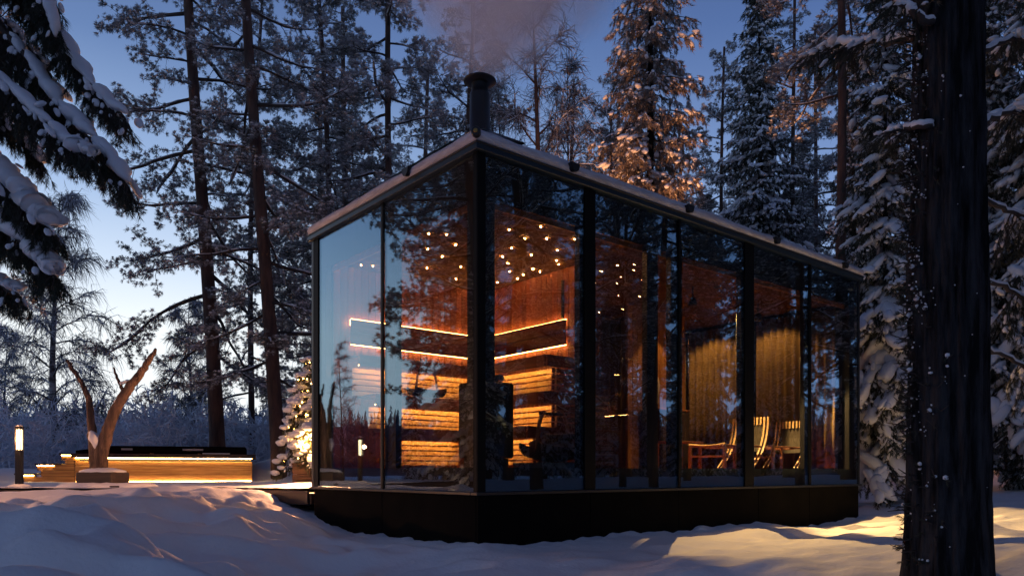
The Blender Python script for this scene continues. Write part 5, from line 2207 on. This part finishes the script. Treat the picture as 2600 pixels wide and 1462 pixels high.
while z < 1.8:
    f = z / 1.9
    for j in range(6):
        az = r_.uniform(0, 6.28)
        L = .64 * (1 - f) ** .8 * r_.uniform(.7, 1.1) + .08
        d = np.array([math.cos(az), math.sin(az), .05])
        P = [np.array([.02 * f, 0, z + .05])]
        for _ in range(5):
            d = d + r_.normal(0, .06, 3) + [0, 0, -.14]
            d /= np.linalg.norm(d)
            P.append(P[-1] + d * L / 5)
        P = np.array(P)
        br.tube(P, np.linspace(.010, .003, 6), 4)
        spruce_limb(r_, P, L * .34, br, spP, spD, spS, snP, snS, .065, .25, step=.06, hangk=.9)
        for q in (2, 4, 5):
            w_ = (.050 + .035 * r_.random()) * (.7 + .5 * (1 - f))
            snP.append(P[q] + [0, 0, .035])
            snS.append((w_ * 1.35, w_, w_ * .62))
        for _ in range(2 if f < .85 else 1):
            k = r_.integers(1, 6)
            bulbs.append(P[k] + r_.normal(0, .02, 3) + [0, 0, -.045])
    z += .16 * (1 - .3 * f)
br_o = link('branches', np_mesh('branches', *mb_tri(br), M_TWIG), lsp)
spP, spD, spS = np.array(spP), np.array(spD), np.array(spS)
which = r_.integers(0, 3, len(spP))
link('needles', np_mesh('needles', *join([scatter(*SPRIG[w], spP[which == w], frames(spD[which == w]), spS[which == w] * 1.2) for w in range(3)]),
                        mat('lit_spruce_needles', (.05, .055, .02), .6)), lsp)
link('branch_snow', np_mesh('branch_snow', *lump_mesh(np.array(snP), arr6(snS), ICO2, .10), M_SNOW, True), lsp)
fl_ = empty('fairy_lights', (px_, py_, ZD + .33), 0, 'string of warm fairy bulbs wound through the little spruce', 'fairy lights')
bmesh_ = MB().lathe([(.0005, -.010), (.006, -.006), (.007, 0), (.005, .006), (.0005, .009)], 6).mesh('bulb', M_FAIRY)
wire = []
for b_ in bulbs:
    o = link('bulb', bmesh_, fl_)
    o.location = tuple(b_)
    wire.append(tuple(b_ + np.array([0, 0, .012])))
MB().tube(wire, .0018, 3).build('wire', M_BLACK, fl_)
point('fairy_glow', (.05, -.42, .42), 45, (1, .46, .12), .03, fl_)
point('fairy_glow', (-.05, -.06, .95), 34, (1, .46, .14), .03, fl_)
# snow heap at the planter foot
mb = MB()
n_ = 22
V = []
for (q, z_) in ((1, 0), (.9, .035), (.6, .055), (.2, .06)):
    for i_ in range(n_):
        a = i_ / n_ * 6.2832
        V.append((math.cos(a) * .42 * q * (1 + .1 * math.sin(3 * a)), math.sin(a) * .2 * q, z_))
F = [(j * n_ + i_, j * n_ + (i_ + 1) % n_, (j + 1) * n_ + (i_ + 1) % n_, (j + 1) * n_ + i_) for j in range(3) for i_ in range(n_)] + [tuple(range(3 * n_, 4 * n_))]
mb.add(V, F)
mb.build('snow_heap', M_SNOWG, tag(empty('snow_mound', (px_ + .1, py_ - .5, ZD + .01), 0), 'low ridge of snow in front of the wooden planter', 'snow'), True)

# ------------------------------------------------------------------ red log cabin in the wood
hx, hy = ux(2330, 24), 24.5
hz = gz(hx, hy) - .1
hs_ = empty('red_cabin', (hx, hy, hz), R(-12), 'dark red log cabin with lit windows and snowy roof in the wood', 'cabin')
HW, HD = 3.0, 2.2
wl_ = MB().box(-HW + .06, HW - .06, -HD + .06, HD - .06, 0, 2.4).build('wall', M_VOID, hs_)
for k in range(14):
    z = .09 + k * .172
    for (xa, xb) in ((-HW, -1.05), (-.11, 1.85), (2.75, HW)):
        if .85 < z < 2.05 or xa == -HW or xb == HW:
            m_ = MB()
            m_.tube([(xa, -HD, z), (xb, -HD, z)], .090, 8)
            m_.build('log', M_REDLOG, wl_)
    if not (.85 < z < 2.05):
        MB().tube([(-1.04, -HD, z), (2.74, -HD, z)], .090, 8).build('log', M_REDLOG, wl_)
    MB().tube([(-HW, -HD - .15, z + .05), (-HW, HD, z + .05)], .088, 8).build('log', M_REDLOG, wl_)
for (xa, xb) in ((-1.0, -.16), (1.90, 2.70)):
    w_ = MB()
    w_.box(xa, xb, -HD - .06, -HD + .03, .95, 2.0)
    fr = MB()
    for (a0, a1, z0, z1) in ((xa - .06, xa, .9, 2.05), (xb, xb + .06, .9, 2.05), (xa, xb, 2.0, 2.06), (xa, xb, .89, .95), ((xa + xb) / 2 - .02, (xa + xb) / 2 + .02, .95, 2.0)):
        fr.box(a0, a1, -HD - .12, -HD - .062, z0, z1, b=.004)
    f_ = fr.build('window', M_REDLOG, hs_)
    w_.build('pane', M_WINLIT, f_)
rf_ = MB()
rf_.add([(-HW - .5, -HD - .7, 2.35), (HW + .5, -HD - .7, 2.35), (HW + .5, 0, 3.9), (-HW - .5, 0, 3.9), (-HW - .5, HD + .7, 2.35), (HW + .5, HD + .7, 2.35),
         (-HW - .5, -HD - .7, 2.27), (HW + .5, -HD - .7, 2.27), (HW + .5, 0, 3.80), (-HW - .5, 0, 3.80), (-HW - .5, HD + .7, 2.27), (HW + .5, HD + .7, 2.27)],
        [(0, 1, 2, 3), (3, 2, 5, 4), (7, 6, 9, 8), (8, 9, 10, 11), (0, 6, 7, 1), (4, 5, 11, 10), (0, 3, 9, 6), (3, 4, 10, 9), (1, 7, 8, 2), (2, 8, 11, 5)])
ro_ = rf_.build('roof', M_REDLOG, hs_)
sn_ = MB()
sn_.add([(-HW - .52, -HD - .74, 2.36), (HW + .52, -HD - .74, 2.36), (HW + .52, 0, 3.92), (-HW - .52, 0, 3.92), (-HW - .52, HD + .7, 2.36), (HW + .52, HD + .7, 2.36),
         (-HW - .45, -HD - .66, 2.62), (HW + .45, -HD - .66, 2.62), (HW + .45, 0, 4.20), (-HW - .45, 0, 4.20), (-HW - .45, HD + .6, 2.62), (HW + .45, HD + .6, 2.62)],
        [(6, 7, 8, 9), (9, 8, 11, 10), (0, 1, 7, 6), (5, 4, 10, 11), (0, 6, 9, 3), (3, 9, 10, 4), (1, 2, 8, 7), (2, 5, 11, 8)])
sn_.build('roof_snow', M_SNOW, ro_, True)
point('porch_light', (1.3, -HD - .5, 1.9), 60, (1, .42, .12), .05, hs_)

# ------------------------------------------------------------------ lamp that lights the spruce behind the cabin
bollard(ux(1610, 15.6), 15.4, gz(ux(1610, 15.6), 15.4), 'bollard lamp hidden behind the cabin, below the orange-lit spruce', 30)
ul = empty('garden_uplight', (.5, 14.4, gz(.5, 14.4)), 0, 'small ground lamp behind the cabin aimed up into the spruce', 'lamp')
MB().lathe([(.05, 0), (.05, .02), (.015, .03), (.015, .12), (.06, .13), (.075, .22), (.07, .22), (.05, .14), (.001, .14)], 14).build('lamp_head', M_BLACK, ul, True)
spot('uplight_lamp', (0, 0, .26), (2.75, 3.5, 5.4), 5600, (1, .40, .15), 60, .9, .04, ul)
# ------------------------------------------------------------------ trees outside the frame, which the glass mirrors
GR = 'trees beyond the right edge mirrored in the long glass front'
LB = 'dark snowy tree outside the view, mirrored in the long glass front'
for (x, y, kd, rz, s_) in ((10.5, 1.5, 'a', .3, 1), (13, 5.0, 'b', 1.3, 1), (16, 9.0, 'c', 2.3, 1.05), (19, 3.0, 'a', 5, 1.1),
                          (17, 12, 'b', .9, 1.1), (21, 7, 'b', 2.9, 1.1), (9.0, -1.8, 'c', 3.3, 1), (14, -1, 'a', 1.9, 1.1), (24, 12, 'c', 3, 1.1),
                          (25, 1, 'b', 2, 1.2), (12.8, 8.0, 'c', 0, 1.0), (26, 8, 'a', 1, 1.1), (12, 11.4, 'c', 1.5, 1), (15, 13.2, 'a', 2.5, 1), (19, 14.0, 'b', .5, 1), (13.2, 13.8, 'b', 3, .9)):
    ms = {'a': pineA, 'b': pineB, 'c': pineC, 's': sprA, 'd': sprB}[kd]
    plant('pine_tree' if kd in 'abc' else 'spruce_tree', ms, x, y, LB, group=GR, rz=rz, s=s_)
bir5 = bir2
rb_ = np.random.default_rng(3)
for k in range(16):
    plant('spruce_tree', (sprA, sprB)[k % 2], 22 + 14 * rb_.random(), -5 + 28 * (k + rb_.random()) / 16, LB, group=GR, rz=k, s=rb_.uniform(.8, 1.1))
plant('bare_birch', bir5, 7.6, 4.6, LB, group=GR, rz=1.0)
plant('bare_birch', bir1, 11.8, 3.2, LB, group=GR, rz=2.0)
plant('bare_birch', bir5, 13.0, 7.2, LB, group=GR, rz=5.0)
GL = 'trees beyond the left edge mirrored in the short glass front'
LBL = 'dark snowy tree outside the view, mirrored in the short glass front'
plant('pine_tree', pineC, -9.3, 8.1, LBL, group=GL, rz=1, s=1.0)
plant('pine_tree', pineB, -8.0, 8.1, LBL, group=GL, rz=4, s=1.0)
plant('spruce_tree', sprT, -12.4, 8.7, LBL, group=GL, rz=2, s=.9)
plant('pine_tree', pineA, -15.0, 9.2, LBL, group=GL, rz=5, s=1.0)
plant('spruce_tree', sprB, -10.6, 7.6, LBL, group=GL, rz=5, s=1.0)
plant('pine_tree', pineB, -11.3, 8.6, LBL, group=GL, rz=3, s=1.0)
plant('pine_tree', pineB, -8.6, 7.6, LBL, group=GL, rz=1, s=1.0)
plant('spruce_tree', sprA, -13.5, 9.2, LBL, group=GL, rz=2, s=1.0)
plant('pine_tree', pineA, -12, 5.5, LBL, group=GL, rz=2.6, s=1.0)
plant('spruce_tree', sprB, -17, 12.5, LBL, group=GL, rz=4, s=.42)
plant('spruce_tree', sprA, -26, 21, LBL, group=GL, rz=3, s=.40)
plant('spruce_tree', sprB, -34, 24.5, LBL, group=GL, rz=5, s=.55)
plant('bare_birch', bir2, -24, 18.0, LBL, group=GL, rz=5, s=.5)

GB = 'trees standing behind and beside the camera'
for (x, y, ms, rz) in ((-3.5, -2.5, pineB, 1), (3.6, -.8, pineC, 2), (.4, -5, pineA, 3), (-6.5, .5, pineC, 4), (6.4, 1.6, pineB, 5), (-1.5, -9, pineC, 0), (5.5, -6, pineA, 1)):
    plant('pine_tree', ms, x, y, 'pine outside the view, behind or beside the photographer', group=GB, rz=rz)

# ------------------------------------------------------------------ smoke
SM = bpy.data.materials.new('wood_smoke')
SM.use_nodes = True
n = SM.node_tree.nodes
l = SM.node_tree.links
n.clear()
o_ = n.new('ShaderNodeOutputMaterial')
pv = n.new('ShaderNodeVolumePrincipled')
pv.inputs['Color'].default_value = (.97, .95, 1.0, 1)
pv.inputs['Anisotropy'].default_value = .1
l.new(pv.outputs[0], o_.inputs['Volume'])
tcn = n.new('ShaderNodeTexCoord')
sx = n.new('ShaderNodeSeparateXYZ')
l.new(tcn.outputs['Object'], sx.inputs[0])


def mth(op, a, b=None, c=None, clamp=False):
    m_ = n.new('ShaderNodeMath')
    m_.operation = op
    m_.use_clamp = clamp
    for i_, q in enumerate((a, b, c)):
        if q is None:
            continue
        if isinstance(q, (int, float)):
            m_.inputs[i_].default_value = q
        else:
            l.new(q, m_.inputs[i_])
    return m_.outputs[0]


zc = sx.outputs[2]
dxs = mth('SUBTRACT', sx.outputs[0], mth('MULTIPLY', mth('POWER', mth('MAXIMUM', zc, 0.0), 1.2), .22))
nz_ = n.new('ShaderNodeTexNoise')
nz_.inputs['Scale'].default_value = 1.7
nz_.inputs['Detail'].default_value = 6
nz_.inputs['Distortion'].default_value = .5
l.new(tcn.outputs['Object'], nz_.inputs['Vector'])
nz2 = n.new('ShaderNodeTexNoise')
nz2.inputs['Scale'].default_value = 1.1
nz2.inputs['Detail'].default_value = 2
l.new(tcn.outputs['Object'], nz2.inputs['Vector'])
dxs = mth('ADD', dxs, mth('MULTIPLY', mth('SUBTRACT', nz2.outputs[0], .5), .5))
r2 = mth('ADD', mth('MULTIPLY', dxs, dxs), mth('MULTIPLY', sx.outputs[1], sx.outputs[1]))
rad = mth('ADD', .24, mth('MULTIPLY', mth('POWER', mth('MAXIMUM', zc, 0.0), .6), 1.15))
q = mth('DIVIDE', mth('SQRT', r2), rad)
core = mth('SUBTRACT', 1.0, q, clamp=True)
core = mth('POWER', core, 1.3)
nn = mth('MULTIPLY', mth('SUBTRACT', nz_.outputs[0], .30), 3.0, clamp=True)
fade = mth('MULTIPLY', mth('MULTIPLY', zc, 5.0, clamp=True), mth('MULTIPLY', mth('SUBTRACT', 3.0, zc), 1.2, clamp=True))
dens_ = mth('MULTIPLY', mth('MULTIPLY', mth('MULTIPLY', core, nn), fade), 4.6)
l.new(dens_, pv.inputs['Density'])
cpx, cpy = loc2w(.59, .68)
smk = MB().lathe([(.30, -.02), (1.2, .4), (1.9, 1.3), (2.3, 2.2), (2.5, 3.0)], 20).build('smoke', SM)
smk.location = (cpx, cpy, ZR + 1.08)
tag(smk, 'pale smoke drifting up and right from the chimney cowl', 'smoke', kind='stuff')
